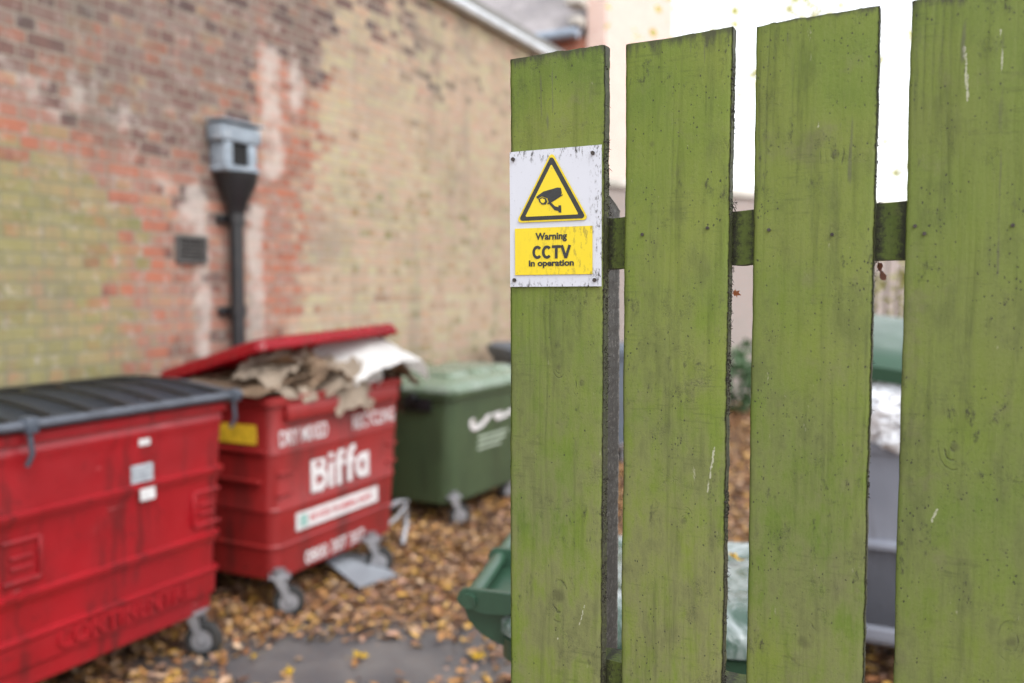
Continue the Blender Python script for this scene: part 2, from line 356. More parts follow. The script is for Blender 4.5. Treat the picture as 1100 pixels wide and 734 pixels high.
# ---- fence wood: green stained, weathered, algae
def wood(name, green=True):
    b = NB(name); co0 = b.coord(); r = b.rnd()
    co = b.vadd(co0, b.node('ShaderNodeCombineXYZ', 0, None, X=b.mul(r, 7.3), Y=b.mul(r, 3.1), Z=b.mul(r, 11.7)))
    st = b.vmul(co, (1, 1, 0.07))
    fine = b.noise(st, 520, 4, 0.65); med = b.noise(st, 90, 5, 0.6); big = b.noise(co, 9, 5, 0.6); huge = b.noise(co, 3.5, 4, 0.5)
    gran = b.noise(b.vmul(co, (1, 1, 0.8)), 420, 5, 0.75); mott = b.noise(b.vmul(co, (1, 1, 0.45)), 38, 6, 0.68, off=(1, 6, 3))
    g = b.attr('grain'); knot = b.attr('knot'); edge = b.attr('edge'); top = b.attr('topdark'); mark = b.attr('mark')
    ringf = b.add(b.mul(g, 430.0), b.mul(b.math('SUBTRACT', med, 0.5), 7.0))
    ring = b.math('SINE', ringf); ring = b.math('POWER', b.math('ABSOLUTE', ring), 4.0)
    ring = b.mul(ring, b.step(b.noise(st, 30, 4, 0.6), 0.46, 0.72))
    ring = b.mul(ring, b.step(gran, 0.3, 0.65))
    saw = b.mul(b.step(b.noise(b.vmul(co, (0.12, 1, 1)), 300, 3, 0.5), 0.52, 0.72), b.step(b.noise(co, 14, 4, 0.6, off=(3, 3, 9)), 0.45, 0.65))
    if green:
        base = b.ramp(b.add(huge, b.mul(b.math('SUBTRACT', big, 0.5), 0.7)), [(0.28, (0.0841, 0.1371, 0.0093)), (0.45, (0.1228, 0.1733, 0.0142)), (0.6, (0.1509, 0.1897, 0.0235)), (0.78, (0.1535, 0.1690, 0.0359))])
        sp = b.t.nodes.new('ShaderNodeSeparateXYZ'); b.set(sp.inputs[0], co0)
        low = b.step(sp.outputs[2], 1.95, 1.3)
        base = b.mix(b.mul(b.mul(low, b.step(mott, 0.30, 0.62)), 0.85), base, (0.1669, 0.1668, 0.0706))
        lite = (0.175, 0.195, 0.070); dark = (0.022, 0.030, 0.006); crud = (0.014, 0.012, 0.008)
    else:
        base = b.ramp(huge, [(0.3, (0.17, 0.16, 0.14)), (0.6, (0.25, 0.24, 0.22)), (0.8, (0.20, 0.19, 0.16))])
        lite = (0.24, 0.225, 0.205); dark = (0.03, 0.028, 0.022); crud = (0.015, 0.013, 0.011)
    if green:
        tone = b.attr('tone')
        base = b.mix(b.mul(tone, 0.75), base, (0.078, 0.118, 0.013))
    c = b.mix(b.mul(b.step(fine, 0.45, 0.75), 0.16), base, lite)
    streak = b.mul(b.step(b.noise(b.vmul(co, (1, 1, 0.09)), 48, 6, 0.7, off=(2, 8, 8)), 0.52, 0.72), b.step(b.noise(co, 7, 3), 0.36, 0.6))
    c = b.mix(b.mul(streak, 0.40), c, dark)
    c = b.mix(b.mul(b.step(gran, 0.50, 0.72), 0.22), c, lite)
    c = b.mix(b.mul(b.step(gran, 0.45, 0.28), 0.36), c, dark)
    c = b.mix(b.mul(b.step(med, 0.50, 0.75), 0.30), c, dark)
    c = b.mix(b.mul(b.step(mott, 0.50, 0.70), 0.28), c, dark)
    c = b.mix(b.mul(saw, 0.28), c, dark)
    ringz = b.step(b.noise(b.vmul(co, (1, 1, 0.4)), 11, 3, 0.5, off=(5, 9, 4)), 0.44, 0.58)
    c = b.mix(b.mul(ring, b.add(0.12, b.mul(ringz, 0.60))), c, dark)
    # algae-free patches, greyish
    pat = b.step(b.noise(co, 15, 6, 0.72, off=(2, 5, 1)), 0.54, 0.74)
    c = b.mix(b.mul(pat, 0.42), c, (0.135, 0.120, 0.070) if green else (0.2, 0.19, 0.17))
    # fine network of broken paint
    vor = b.node('ShaderNodeTexVoronoi', 0, {'feature': 'DISTANCE_TO_EDGE'}, Vector=b.vadd(b.vmul(co, (1, 1, 0.6)), b.vmul(b.node('ShaderNodeTexNoise', 1, None, Vector=co, Scale=190.0, Detail=4.0), (0.014, 0.014, 0.014))), Scale=260.0)
    net = b.mul(b.math('SUBTRACT', 1.0, b.step(vor, 0.0, 0.09)), b.step(b.noise(co, 24, 5, 0.65, off=(8, 1, 2)), 0.55, 0.70))
    c = b.mix(b.mul(net, 0.55), c, crud)
    # specks of two sizes, clustered
    def specks(scale, r0, r1, thr, off):
        vv = b.vadd(b.vmul(co, (1, 1, 0.75)), off)
        vv = b.vadd(vv, b.vmul(b.node('ShaderNodeTexNoise', 1, None, Vector=co, Scale=600.0, Detail=2.0), (0.0022, 0.0022, 0.0022)))
        a_ = b.node('ShaderNodeTexVoronoi', 0, {'feature': 'F1'}, Vector=vv, Scale=scale)
        cl_ = b.node('ShaderNodeTexVoronoi', 1, {'feature': 'F1'}, Vector=vv, Scale=scale)
        sl_ = b.t.nodes.new('ShaderNodeSeparateColor'); b.set(sl_.inputs[0], cl_)
        rr = b.add(r0, b.mul(sl_.outputs[1], r1 - r0))
        clus = b.mul(b.math('SUBTRACT', b.noise(co, 20, 4, 0.6, off=(6, 6, 1)), 0.5), 1.9)
        return b.mul(b.math('LESS_THAN', a_, rr), b.math('GREATER_THAN', b.add(sl_.outputs[0], clus), thr))
    spk = b.math('MAXIMUM', specks(330.0, 0.10, 0.30, 0.90, (0, 0, 0)), specks(120.0, 0.03, 0.12, 0.86, (1, 2, 3)))
    c = b.mix(b.mul(spk, 0.8), c, crud)
    grime = b.mul(b.step(b.noise(b.vmul(co, (1, 1, 0.5)), 80, 8, 0.85, off=(4, 4, 4)), 0.545, 0.64), b.step(b.noise(co, 13, 4, 0.6, off=(7, 7, 3)), 0.48, 0.62))
    c = b.mix(b.mul(grime, 0.75), c, crud)
    wh = b.step(b.noise(b.vmul(co, (1, 1, 0.35)), 85, 6, 0.75, off=(9, 3, 6)), 0.66, 0.72)
    c = b.mix(b.mul(wh, 0.45), c, (0.34, 0.34, 0.24))
    # knots, marks, edges and head of the board
    kd = b.attr('kd'); kg = b.mul(b.step(kd, 2.6, 1.2), b.step(b.noise(co, 55, 4, 0.6, off=(1, 1, 7)), 0.49, 0.62))
    arcl = b.math('POWER', b.math('ABSOLUTE', b.math('SINE', b.add(b.mul(kd, 4.2), b.mul(b.math('SUBTRACT', mott, 0.5), 5.0)))), 14.0)
    arcl = b.mul(b.mul(arcl, kg), b.step(gran, 0.32, 0.55))
    c = b.mix(b.mul(arcl, 0.75), c, crud)
    pl = b.step(b.add(b.attr('pale'), b.mul(b.math('SUBTRACT', gran, 0.5), 1.6)), 0.5, 0.8)
    c = b.mix(b.mul(pl, 0.7), c, (0.42, 0.42, 0.33))
    kn = b.step(b.add(knot, b.mul(b.math('SUBTRACT', mott, 0.5), 1.1)), 0.45, 1.0)
    c = b.mix(b.mul(kn, 0.60), c, (0.055, 0.058, 0.020))
    c = b.mix(b.mul(b.step(b.add(mark, b.mul(b.math('SUBTRACT', mott, 0.5), 1.3)), 0.40, 0.95), 0.55), c, (0.070, 0.066, 0.048))
    e = b.step(b.add(edge, b.mul(b.math('SUBTRACT', b.noise(co, 210, 6, 0.75), 0.5), 1.5)), 0.50, 0.88)
    c = b.mix(b.mul(e, 0.85), c, crud)
    tp = b.step(b.add(top, b.mul(b.math('SUBTRACT', b.noise(b.vmul(co, (1, 1, 0.22)), 90, 6, 0.7), 0.5), 1.8)), 0.50, 1.05)
    c = b.mix(b.mul(tp, 0.80), c, (0.026, 0.024, 0.016))
    h = b.add(b.mul(fine, 0.35), b.add(b.mul(med, 0.6), b.mul(ring, -0.6)))
    h = b.add(h, b.add(b.mul(net, -0.7), b.add(b.mul(spk, -1.0), b.mul(grime, 0.5))))
    h = b.add(h, b.add(b.mul(gran, 0.9), b.add(b.mul(mott, 0.8), b.mul(arcl, -1.2))))
    return b.out(c, b.add(0.55, b.mul(med, 0.3)), b.bump(h, 0.5, 0.0010))
M['wood'] = wood('green_weathered_wood', True)
M['post_wood'] = wood('grey_weathered_wood', False)
M['moss'] = simple('dark_moss', (0.03, 0.026, 0.018), 0.95, 0.4, 60)
M['nail'] = simple('rusty_nail', (0.06, 0.05, 0.045), 0.6, 0.4, 200, metal=0.4)
def sign_mat(name, c):
    b = NB(name); co = b.coord()
    s1 = b.step(b.noise(co, 300, 7, 0.8), 0.585, 0.66)
    m = b.step(b.noise(co, 24, 4, 0.6, off=(2, 3, 4)), 0.40, 0.60)
    drip = b.mul(b.step(b.noise(b.vmul(co, (1, 1, 0.35)), 210, 6, 0.75, off=(7, 3, 4)), 0.52, 0.60), b.math('MULTIPLY', b.attr('grime'), 1.6, clamp=True))
    cc = b.mix(b.mul(b.noise(co, 45, 5), 0.18), c, tuple(x * 0.7 for x in c))
    cc = b.mix(b.math('MAXIMUM', b.mul(b.mul(s1, m), 0.75), b.mul(drip, 0.95)), cc, (0.045, 0.04, 0.035))
    return b.out(cc, 0.38, b.bump(s1, 0.2, 0.0004))
M['sign_white'] = sign_mat('sign_white', (0.5443, 0.5670, 0.6275))
M['sign_yellow'] = sign_mat('sign_yellow', (0.7040, 0.5456, 0.0106))
M['sign_black'] = simple('sign_black', (0.02, 0.022, 0.022), 0.4, 0.2, 40)

# ================================================================== SETTING
def plane_mesh(x0, x1, y0, y1, z):
    bm = bmesh.new()
    bm.faces.new([bm.verts.new(p) for p in ((x0, y0, z), (x1, y0, z), (x1, y1, z), (x0, y1, z))]); return bm
tag(link('ground', plane_mesh(-400, 400, -400, 400, -0.006), M['soil']), kind='structure')
tag(link('yard', plane_mesh(-14, 14, -8, 15.5, 0.0), M['asphalt']), kind='structure')

# ---- brick building on the left
bl = empty('brick_building', U * 3.5 + W * WALL_D, math.atan2(U.y, U.x),
           'long weathered brick side wall of a building with algae and lime stains', 'building')
S0, S1, WT = -3.6, 7.2, 4.34            # local x range (s - 3.5), wall height
nx, nz = 200, 88
me = bpy.data.meshes.new('wall'); vs = []; fs = []; uvs = []; zon = []; lime = []
def sm(a, b_, x): t = min(1, max(0, (x - a) / (b_ - a))); return t * t * (3 - 2 * t)
for j in range(nz + 1):
    for i in range(nx + 1):
        x = S0 + (S1 - S0) * i / nx; z = WT * j / nz; s = x + 3.5
        vs.append((x, 0, z)); uvs.append((s, z))
        bnd = 2.50 - 0.42 * max(0, s - 2.7)                      # upper limit of the algae on the left
        alg = sm(bnd + 0.3, bnd - 0.3, z) * sm(3.95, 3.1, s + 0.10 * math.sin(z * 5))
        alg = max(alg, sm(0.9, 0.5, z))
        alg = max(alg, 0.24 * sm(5.1, 5.6, s) * sm(3.4, 2.6, z))
        tan = sm(4.75, 5.45, s - 0.15 * (z - 2.4))
        pl = 2.72 - 0.22 * (s - 2.7)                             # lower limit of the sooty purple bricks
        orange = sm(pl + 0.25, pl - 0.3, z) * (1 - 0.35 * sm(3.7, 3.85, s) * sm(4.35, 4.2, s))
        orange = max(orange, sm(4.45, 4.6, s) * sm(3.5, 3.1, z + 0.1 * math.sin(s * 9)))
        tan = max(tan * (1 - 0.55 * sm(3.1, 4.0, z) * sm(8.0, 5.6, s)), 0)
        zon.append((orange, tan, alg))
        l = 0
        for cs, ws, z0, z1, a in ((4.05, 0.09, 0.6, 2.35, 0.55), (4.52, 0.13, 0.8, 2.3, 0.55), (4.7, 0.16, 2.4, 3.4, 0.5), (3.98, 0.16, 2.05, 2.35, 0.6), (3.2, 0.6, 2.55, 2.9, 0.35), (3.6, 0.5, 2.2, 2.5, 0.3), (4.95, .12, 2.9, 3.3, .55)):
            l = max(l, a * math.exp(-((s - cs) / ws) ** 2) * sm(z0 - 0.1, z0 + 0.1, z) * sm(z1 + 0.1, z1 - 0.1, z))
        lime.append(l + 0.22)
for j in range(nz):
    for i in range(nx):
        a = j * (nx + 1) + i; fs.append((a, a + 1, a + nx + 2, a + nx + 1))
me.from_pydata(vs, [], fs)
uvl = me.uv_layers.new(name='UVMap')
li = np.zeros(len(me.loops), dtype=np.int32); me.loops.foreach_get('vertex_index', li)
uvl.data.foreach_set('uv', np.array(uvs)[li].ravel())
ca = me.color_attributes.new('zones', 'FLOAT_COLOR', 'POINT'); ca.data.foreach_set('color', np.array([(*z_, 1) for z_ in zon]).ravel())
fa = me.attributes.new('lime', 'FLOAT', 'POINT'); fa.data.foreach_set('value', np.array(lime))
linkme('wall', me, M['brick'], bl)
def uvbox(name, x0, x1, y0, y1, z0, z1, mat, parent):
    bm = bmesh.new(); uvl = bm.loops.layers.uv.new('UVMap')
    bmesh.ops.create_cube(bm, size=1)
    for v in bm.verts: v.co = Vector(((x0 + x1) / 2 + v.co.x * (x1 - x0), (y0 + y1) / 2 + v.co.y * (y1 - y0), (z0 + z1) / 2 + v.co.z * (z1 - z0)))
    for f in bm.faces:
        for l in f.loops:
            c = l.vert.co; n = f.normal
            l[uvl].uv = (c.x, c.z) if abs(n.y) > 0.5 else ((c.y, c.z) if abs(n.x) > 0.5 else (c.x, c.y))
    return link(name, bm, mat, parent)
uvbox('rear_walls', S0, S1, 0.01, 5.0, 0, WT - 0.01, M['brick_red'], bl)
bm = bmesh.new()      # half round gutter with a fascia board behind it
prof = [(-0.10, 0.0), (-0.115, -0.03), (-0.10, -0.065), (-0.06, -0.08), (-0.02, -0.075), (-0.02, 0.03), (-0.085, 0.03)]
ra = [bm.verts.new((S0, y, WT + z)) for y, z in prof]; rb = [bm.verts.new((S1, y, WT + z)) for y, z in prof]
for k in range(len(prof)): bm.faces.new((ra[k], ra[(k + 1) % 7], rb[(k + 1) % 7], rb[k]))
bm.faces.new(ra); bm.faces.new(rb[::-1]); link('gutter', bm, M['gutter'], bl)
bm = bmesh.new(); box(bm, ((S0 + S1) / 2, 2.4, WT + 0.045), (S1 - S0, 5.0, 0.07)); link('roof', bm, M['slate'], bl)

# ---- drain pipe with hopper, air brick (in wall coordinates: s along, out from wall, height)
def wallpt(s, out, z): v = U * s + W * (WALL_D - out); return Vector((v.x, v.y, z))
RZ = math.atan2(U.y, U.x)
dp = empty('drainpipe', wallpt(4.265, 0.0, 0), RZ, 'black iron drainpipe with a lead hopper head on the brick wall', 'drainpipe')
bm = bmesh.new()
box(bm, (0, -0.085, 2.675), (0.35, 0.13, 0.11), 0.012)
box(bm, (0, -0.10, 2.745), (0.375, 0.15, 0.015), 0.006)
for dx in (-0.105, 0.105): box(bm, (dx, -0.075, 2.54), (0.07, 0.13, 0.16), 0.01)
box(bm, (0, -0.085, 2.45), (0.29, 0.16, 0.04), 0.015)
link('hopper', bm, M['lead'], dp, 40)
bm = bmesh.new(); box(bm, (0, -0.07, 2.54), (0.142, 0.11, 0.158)); link('hopper_opening', bm, M['black'], dp)
bm = bmesh.new()
tube(bm, [(0, -0.10, 2.43), (0, -0.10, 2.36), (0, -0.09, 2.24), (0, -0.085, 2.18)], [0.135, 0.120, 0.070, 0.058], 20)
link('funnel', bm, M['black_iron'], dp, 40)
bm = bmesh.new(); tube(bm, [(0, -0.085, 2.2), (0, -0.085, 0.12), (0, -0.12, 0.05), (0, -0.2, 0.02)], 0.043, 18); link('pipe', bm, M['black_iron'], dp, 40)
for z_ in (2.14, 1.55, 0.5):
    bm = bmesh.new(); disc(bm, (0, -0.085, z_), (0, 0, 1), 0.053, 0.07, 20); box(bm, (0, -0.02, z_), (0.19, 0.035, 0.05), 0.006); link('collar', bm, M['black_iron'], dp, 40)
vt = empty('air_vent', wallpt(3.96, 0.0, 1.86), RZ, 'small dark air vent set in the wall left of the drainpipe', 'air vent')
bm = bmesh.new()
for a in ((0, 0.0, 0.235, 0.02), (0, 0.15, 0.235, 0.02)): box(bm, (a[0], -0.008, a[1]), (a[2], 0.03, a[3]), 0.003)
for sx in (-0.11, 0.11): box(bm, (sx, -0.008, 0.075), (0.02, 0.03, 0.132), 0.003)
link('vent_frame', bm, M['vent'], vt)
bm = bmesh.new()
for k in range(5): box(bm, (0, -0.006, 0.03 + k * 0.0225), (0.2, 0.02, 0.009))
link('vent_slat', bm, M['vent'], vt)
bm = bmesh.new(); box(bm, (0, -0.0005, 0.075), (0.2, 0.004, 0.13)); link('vent_hole', bm, M['black'], vt)

# ---- far house above the wall
HP = at_y(633, 33, 16.0)      # eaves corner nearest to the yard
hx = empty('brick_house', (HP.x, HP.y, 0), math.atan2(-W.y, -W.x), 'pale pink gable end of a slate roofed brick house beyond the yard', 'house')
EH = HP.z - 0.1; HD = 4.0; HL = 9.0; PK = EH + 2.6
def poly_uv(name, faces, mat, parent):
    bm = bmesh.new(); ul = bm.loops.layers.uv.new('UVMap')
    for pts in faces:
        f = bm.faces.new([bm.verts.new(p) for p in pts]); f.normal_update(); n = f.normal
        for l in f.loops:
            c = l.vert.co; l[ul].uv = (c.y, c.z) if abs(n.x) > 0.7 else (c.x, c.z if abs(n.z) < 0.3 else c.y * 1.3)
    me = bpy.data.meshes.new(name); bm.to_mesh(me); bm.free()
    return linkme(name, me, mat, parent)
# local: x towards the right (fence direction), y away along U
uvbox('flank_wall', -0.02, 0.33, -0.05, HD, 0, 9.5, M['brick_pink'], hx)
poly_uv('wall', [[(-HL, 0, 0), (0, 0, 0), (0, 0, EH), (-HL, 0, EH)], [(-HL, HD, 0), (0, HD, 0), (0, HD, EH), (-HL, HD, EH)], [(-HL, 0, 0), (-HL, HD, 0), (-HL, HD, EH), (-HL, 0, EH)]], M['brick_red'], hx)
poly_uv('roof', [[(-HL, -0.25, EH + 0.02), (-0.05, -0.25, EH + 0.02), (-0.05, HD / 2, PK), (-HL, HD / 2, PK)], [(-HL, HD + 0.25, EH + 0.02), (-0.05, HD + 0.25, EH + 0.02), (-0.05, HD / 2, PK), (-HL, HD / 2, PK)],
                 [(-HL, -0.25, EH - 0.08), (-0.05, -0.25, EH - 0.08), (-0.05, -0.25, EH + 0.018), (-HL, -0.25, EH + 0.018)]], M['slate'], hx)
bm = bmesh.new(); tube(bm, [(-HL, -0.32, EH), (-0.1, -0.32, EH)], 0.09, 10); link('gutter', bm, M['gutter_blue'], hx, 40)
bm = bmesh.new(); tube(bm, [(-0.75, -0.22, EH - 0.05), (-0.75, -0.12, EH - 0.5), (-0.75, -0.1, 0.1)], 0.05, 10); link('downpipe', bm, M['gutter_blue'], hx, 40)
bm = bmesh.new()
box(bm, (-0.16, -0.18, EH + 0.22), (0.22, 0.30, 0.16), 0.03); link('kneeler_stone', bm, M['stone'], hx, 40); bm = bmesh.new(); box(bm, (-0.16, -0.2, EH + 0.55), (0.30, 0.4, 0.16), 0.03)
link('kneeler_stone', bm, M['stone'], hx, 40)
# ---- garden wall closing the yard
g0 = Vector((0.35, 10.7, 0)); g1 = Vector((9.0, 16.4, 0)); gd = (g1 - g0); gl = gd.length
gw = empty('garden_wall', g0, math.atan2(gd.y, gd.x), 'beige brick wall closing the far end of the yard', 'wall')
uvbox('wall_face', 0, gl, 0, 0.3, 0, 2.98, M['brick_garden'], gw)
bm = bmesh.new(); box(bm, (gl / 2, 0.15, 3.04), (gl + 0.1, 0.4, 0.12), 0.02); link('coping', bm, M['stone'], gw)

# ================================================================== BINS
def caster(parent, x, y, ang, r=0.085, brake=False):
    """wheel part with tyre, rim and fork; hub at height r"""
    wh = bpy.data.objects.new('wheel', None); col.objects.link(wh); wh.parent = parent; wh.location = (x, y, 0); wh.rotation_euler = (0, 0, ang)
    bm = bmesh.new()
    tube(bm, [(0.045 + 0, -0.024, r), (0.045, -0.014, r), (0.045, 0.014, r), (0.045, 0.024, r)], [r * 0.90, r, r, r * 0.90], 28)
    link('tyre', bm, M['rubber'], wh, 40)
    bm = bmesh.new(); tube(bm, [(0.045, -0.030, r), (0.045, 0.030, r)], r * 0.58, 20); tube(bm, [(0.045, -0.045, r), (0.045, 0.045, r)], 0.012, 10)
    link('rim', bm, M['zinc'], wh, 40)
    bm = bmesh.new()
    for sy in (-1, 1): prism(bm, [(-0.03, 0.212), (0.03, 0.212), (0.060, r + 0.012), (0.056, r - 0.014), (0.036, r - 0.014), (0.026, r + 0.02)], Matrix(((1, 0, 0, 0), (0, 0, 1, sy * 0.038 - 0.003), (0, 1, 0, 0), (0, 0, 0, 1))), 0.006)
    box(bm, (0.0, 0, 0.216), (0.11, 0.09, 0.012), 0.003); disc(bm, (0, 0, 0.235), (0, 0, 1), 0.032, 0.035, 16)
    link('fork', bm, M['zinc'], wh, 40)
    return wh

def bin_body(parent, name, L, D, z0, z1, prof, mat, taper=0.04, rad=0.06, depth=0.35, rim=0.018):
    """prof: list of (z, outward offset)"""
    bm = bmesh.new(); secs = []
    def sec(z, o):
        k = (z1 - z) / (z1 - z0) * taper
        return (z, L / 2 - k + o, D / 2 - k + o, rad)
    secs.append((z0, L / 2 - taper - 0.03, D / 2 - taper - 0.03, rad * 0.8))
    secs.append(sec(z0 + 0.02, 0))
    for z, o in prof: secs.append(sec(z, o))
    secs += [sec(z1 - 0.045, 0), sec(z1 - 0.04, rim), sec(z1 - 0.004, rim), sec(z1, rim - 0.006), sec(z1, -0.02), sec(z1 - depth, -0.03)]
    loft(bm, secs)
    return link(name, bm, mat, parent, 35)
def band(z0, z1, o=0.013, e=0.003):
    return [(z0 - e, 0), (z0, o), (z1, o), (z1 + e * 3.5, 0)]

def place_bin(corner, rz, L, D):
    """corner = front left bottom corner on the ground plan; returns the centre"""
    ux = Vector((math.cos(rz), math.sin(rz), 0)); wy = Vector((-math.sin(rz), math.cos(rz), 0))
    return Vector((corner[0], corner[1], 0)) + ux * L / 2 + wy * D / 2

# ---- bin A: bright red, dark ribbed lid
LA, DA = 1.30, 0.98
ux = Vector((math.cos(RZ), math.sin(RZ), 0))
cA = place_bin(Vector((-1.325, 4.06, 0)) - ux * LA, RZ, LA, DA)
A = empty('wheeled_bin', cA, RZ, 'bright red steel bin with a closed dark grey ribbed lid, nearest the left', 'bin')
def ridge(z, o=0.017): return [(z - 0.060, 0.0), (z - 0.030, o * 0.35), (z - 0.012, o), (z + 0.004, o), (z + 0.012, 0.001)]
profA = [(0.285, 0.0), (0.29, 0.012)] + [(z_, o_ + 0.012) for z_, o_ in ((0.385, 0.0), (0.392, 0.008), (0.404, 0.008))] + [(0.412, 0.0)] + ridge(0.567) + ridge(0.870) + ridge(1.10, 0.006)
bin_body(A, 'body', LA, DA, 0.19, 1.175, profA, M['red_a'], 0.05)
bm = bmesh.new()       # domed lid
nxl, nyl = 40, 16; lidz = lambda v: 1.195 + 0.055 * math.sin(PI * min(1, v * 0.9 + 0.06))
grid = []
for i in range(nxl + 1):
    x = -LA / 2 - 0.02 + (LA + 0.04) * i / nxl; row = []
    for j in range(nyl + 1):
        v = j / nyl; y = -DA / 2 - 0.035 + (DA + 0.05) * v
        rib = 0.0 if (i % 5 in (2, 3) and 0 < j < nyl) else 0.0
        ed = 0.0
        row.append(bm.verts.new((x, y, lidz(v) + rib)))
    grid.append(row)
for i in range(nxl):
    for j in range(nyl): bm.faces.new((grid[i][j], grid[i + 1][j], grid[i + 1][j + 1], grid[i][j + 1]))
bmesh.ops.solidify(bm, geom=bm.faces[:], thickness=0.02)
lidA = link('lid', bm, M['lid_dark'], A, 35)
for k in range(8):
    xg = -LA / 2 + 0.06 + k * 0.168; bm = bmesh.new()
    tube(bm, [(xg + 0.03 * math.sin(PI * q / 10), -DA / 2 - 0.03 + (DA + .03) * q / 10, lidz(q / 10) + 0.015) for q in range(11)], 0.0085, 8)
    link('lid_rib', bm, M['groove_shade'], lidA, 40)  # raised black bars drawn in place of shaded grooves
bm = bmesh.new()
tube(bm, [(-LA / 2 - 0.04, -DA / 2 - 0.045, 1.205), (LA / 2 + 0.04, -DA / 2 - 0.045, 1.205)], 0.019, 14)
tube(bm, [(LA / 2 + 0.03, -DA / 2 - 0.045, 1.205)] + [(LA / 2 + 0.03, -DA / 2 - 0.035 + (DA + .05) * k / 10, lidz(k / 10) - 0.004) for k in range(11)], 0.016, 10)
o = link('rolled_edge', bm, M['lid_edge'], lidA, 40)
for sx in (-0.55, 0.985):      # locking hooks at both ends of the rim
    bm = bmesh.new(); x = sx * LA / 2
    box(bm, (x, -DA / 2 - 0.045, 1.205), (0.05, 0.06, 0.06), 0.01); tube(bm, [(x, -DA / 2 - 0.05, 1.18), (x + 0.005, -DA / 2 - 0.055, 1.10), (x, -DA / 2 - 0.03, 1.055)], 0.010, 8)
    link('hook', bm, M['lid_dark'], A, 40)
yf = -DA / 2
def frontf(z, o=0.0): return yf + (1.175 - z) / 0.985 * 0.05 - o - 0.002
for x0 in (-0.36, 0.53):      # pressed pockets at both sides
    bm = bmesh.new(); yy = frontf(0.69, 0.004)
    ww = 0.15
    box(bm, (x0, yy, 0.775), (ww, 0.018, 0.018), 0.005); box(bm, (x0, yy, 0.625), (ww, 0.018, 0.018), 0.005)
    box(bm, (x0 + (ww / 2 if x0 < 0 else -ww / 2), yy, 0.70), (0.018, 0.018, 0.15), 0.005)
    box(bm, (x0, yy, 0.715), (ww * 0.6, 0.014, 0.012), 0.004); box(bm, (x0, yy, 0.675), (ww * 0.6, 0.014, 0.012), 0.004)
    link('grip_pocket', bm, M['red_a'], A, 40)
for x, z, w_, h_, mt in ((0.185, 1.055, 0.055, 0.028, 'sticker'), (0.175, 0.925, 0.11, 0.075, 'silver'), (0.19, 0.835, 0.075, 0.05, 'sticker')):
    bm = bmesh.new(); o_ = 0.018 if z < 0.9 else 0.001
    box(bm, (x, frontf(z, o_), z), (w_, 0.003, h_)); link('sticker', bm, M[mt], A)
bm = bmesh.new()
for k in range(4): box(bm, (0.175 + (-0.005 if k % 2 else 0.0), frontf(0.925, 0.0035), 0.948 - k * 0.015), (0.085, 0.002, 0.004))
link('sticker_print', bm, simple('grey_print', (0.25, 0.27, 0.3)), A)
text_obj('embossed_lettering', 'CONTINENTAL', 0.105, M['red_a'], A, (-0.22, frontf(0.35, 0.013), 0.312), (R(90), 0, 0), 0.003, 0.66, 0.006)
for x_, y_, an in ((0.50, -0.41, R(-68)), (-0.46, -0.36, R(160)), (0.46, 0.36, R(190)), (-0.46, 0.36, R(10))): caster(A, x_, y_, an)

# ---- bin B: faded red, lettering, lid propped up
RB = R(64); LB, DB = 1.18, 0.90
cB = place_bin((-1.205, 4.405), RB, LB, DB)
B = empty('wheeled_bin', cB, RB, 'red steel recycling bin with white lettering, overflowing with cardboard', 'bin')
profB = band(0.345, 0.355, 0.008) + band(0.54, 0.55, 0.006) + band(0.84, 0.85, 0.004)
bin_body(B, 'body', LB, DB, 0.165, 1.14, profB, M['red_b'], 0.045, 0.07)
yb = -DB / 2
def ff(z, o=0.0): return yb + (1.14 - z) / 0.975 * 0.045 - o - 0.0015
sx0 = -LB / 2 + 0.02
bm = bmesh.new(); box(bm, (0.0, yb - 0.012, 1.055), (LB - 0.16, 0.04, 0.085), 0.012); link('rim_bar', bm, M['red_b'], B, 40)
for x0, sgn in ((-LB / 2 + 0.10, 1), (LB / 2 - 0.10, 1)):
    for z_ in (0.63, 0.74):
        bm = bmesh.new(); box(bm, (x0, ff(z_, 0.002), z_), (0.11, 0.016, 0.014), 0.004); link('grip_ridge', bm, M['red_b'], B, 40)
text_obj('lettering', 'DRY MIXED', 0.115, M['lettering'], B, (sx0 + 0.035, ff(0.885, 0.002), 0.885), (R(90), 0, 0), 0.0018, 0.39)
text_obj('lettering', 'RECYCLING', 0.115, M['lettering'], B, (sx0 + 0.66, ff(0.885, 0.002), 0.885), (R(90), 0, 0), 0.0018, 0.42)
w5 = 0.044
brand = [([(0.022, 0), (0.022, 0.205)], w5), ([(0.0, 0.185)] + [(0.07, 0.185)] + arc(0.07, 0.147, 0.040, 0.038, 90, -90, 8) + [(0.03, 0.109)], 0.038), ([(0.0, 0.019), (0.078, 0.019)] + arc(0.078, 0.062, 0.046, 0.043, -90, 90, 8) + [(0.03, 0.105)], 0.038),
         ([(0.175, 0), (0.175, 0.140)], w5), ([(0.175, 0.162), (0.175, 0.205)], w5),
         ([(0.245, 0), (0.245, 0.150)] + arc(0.279, 0.150, 0.034, 0.038, 180, 90, 6) + [(0.300, 0.188)], w5), ([(0.21, 0.122), (0.295, 0.122)], 0.032),
         ([(0.345, 0), (0.345, 0.150)] + arc(0.379, 0.150, 0.034, 0.038, 180, 90, 6) + [(0.400, 0.188)], w5), ([(0.31, 0.122), (0.392, 0.122)], 0.032),
         ([(0.51, 0.0), (0.51, 0.145)], w5), (arc(0.465, 0.072, 0.045, 0.053, 25, 335, 16), 0.040)]
strokes('brand_lettering', brand, M['lettering'], B, FRONT(sx0 + 0.29, ff(0.60, 0.004), 0.590), 0.002)
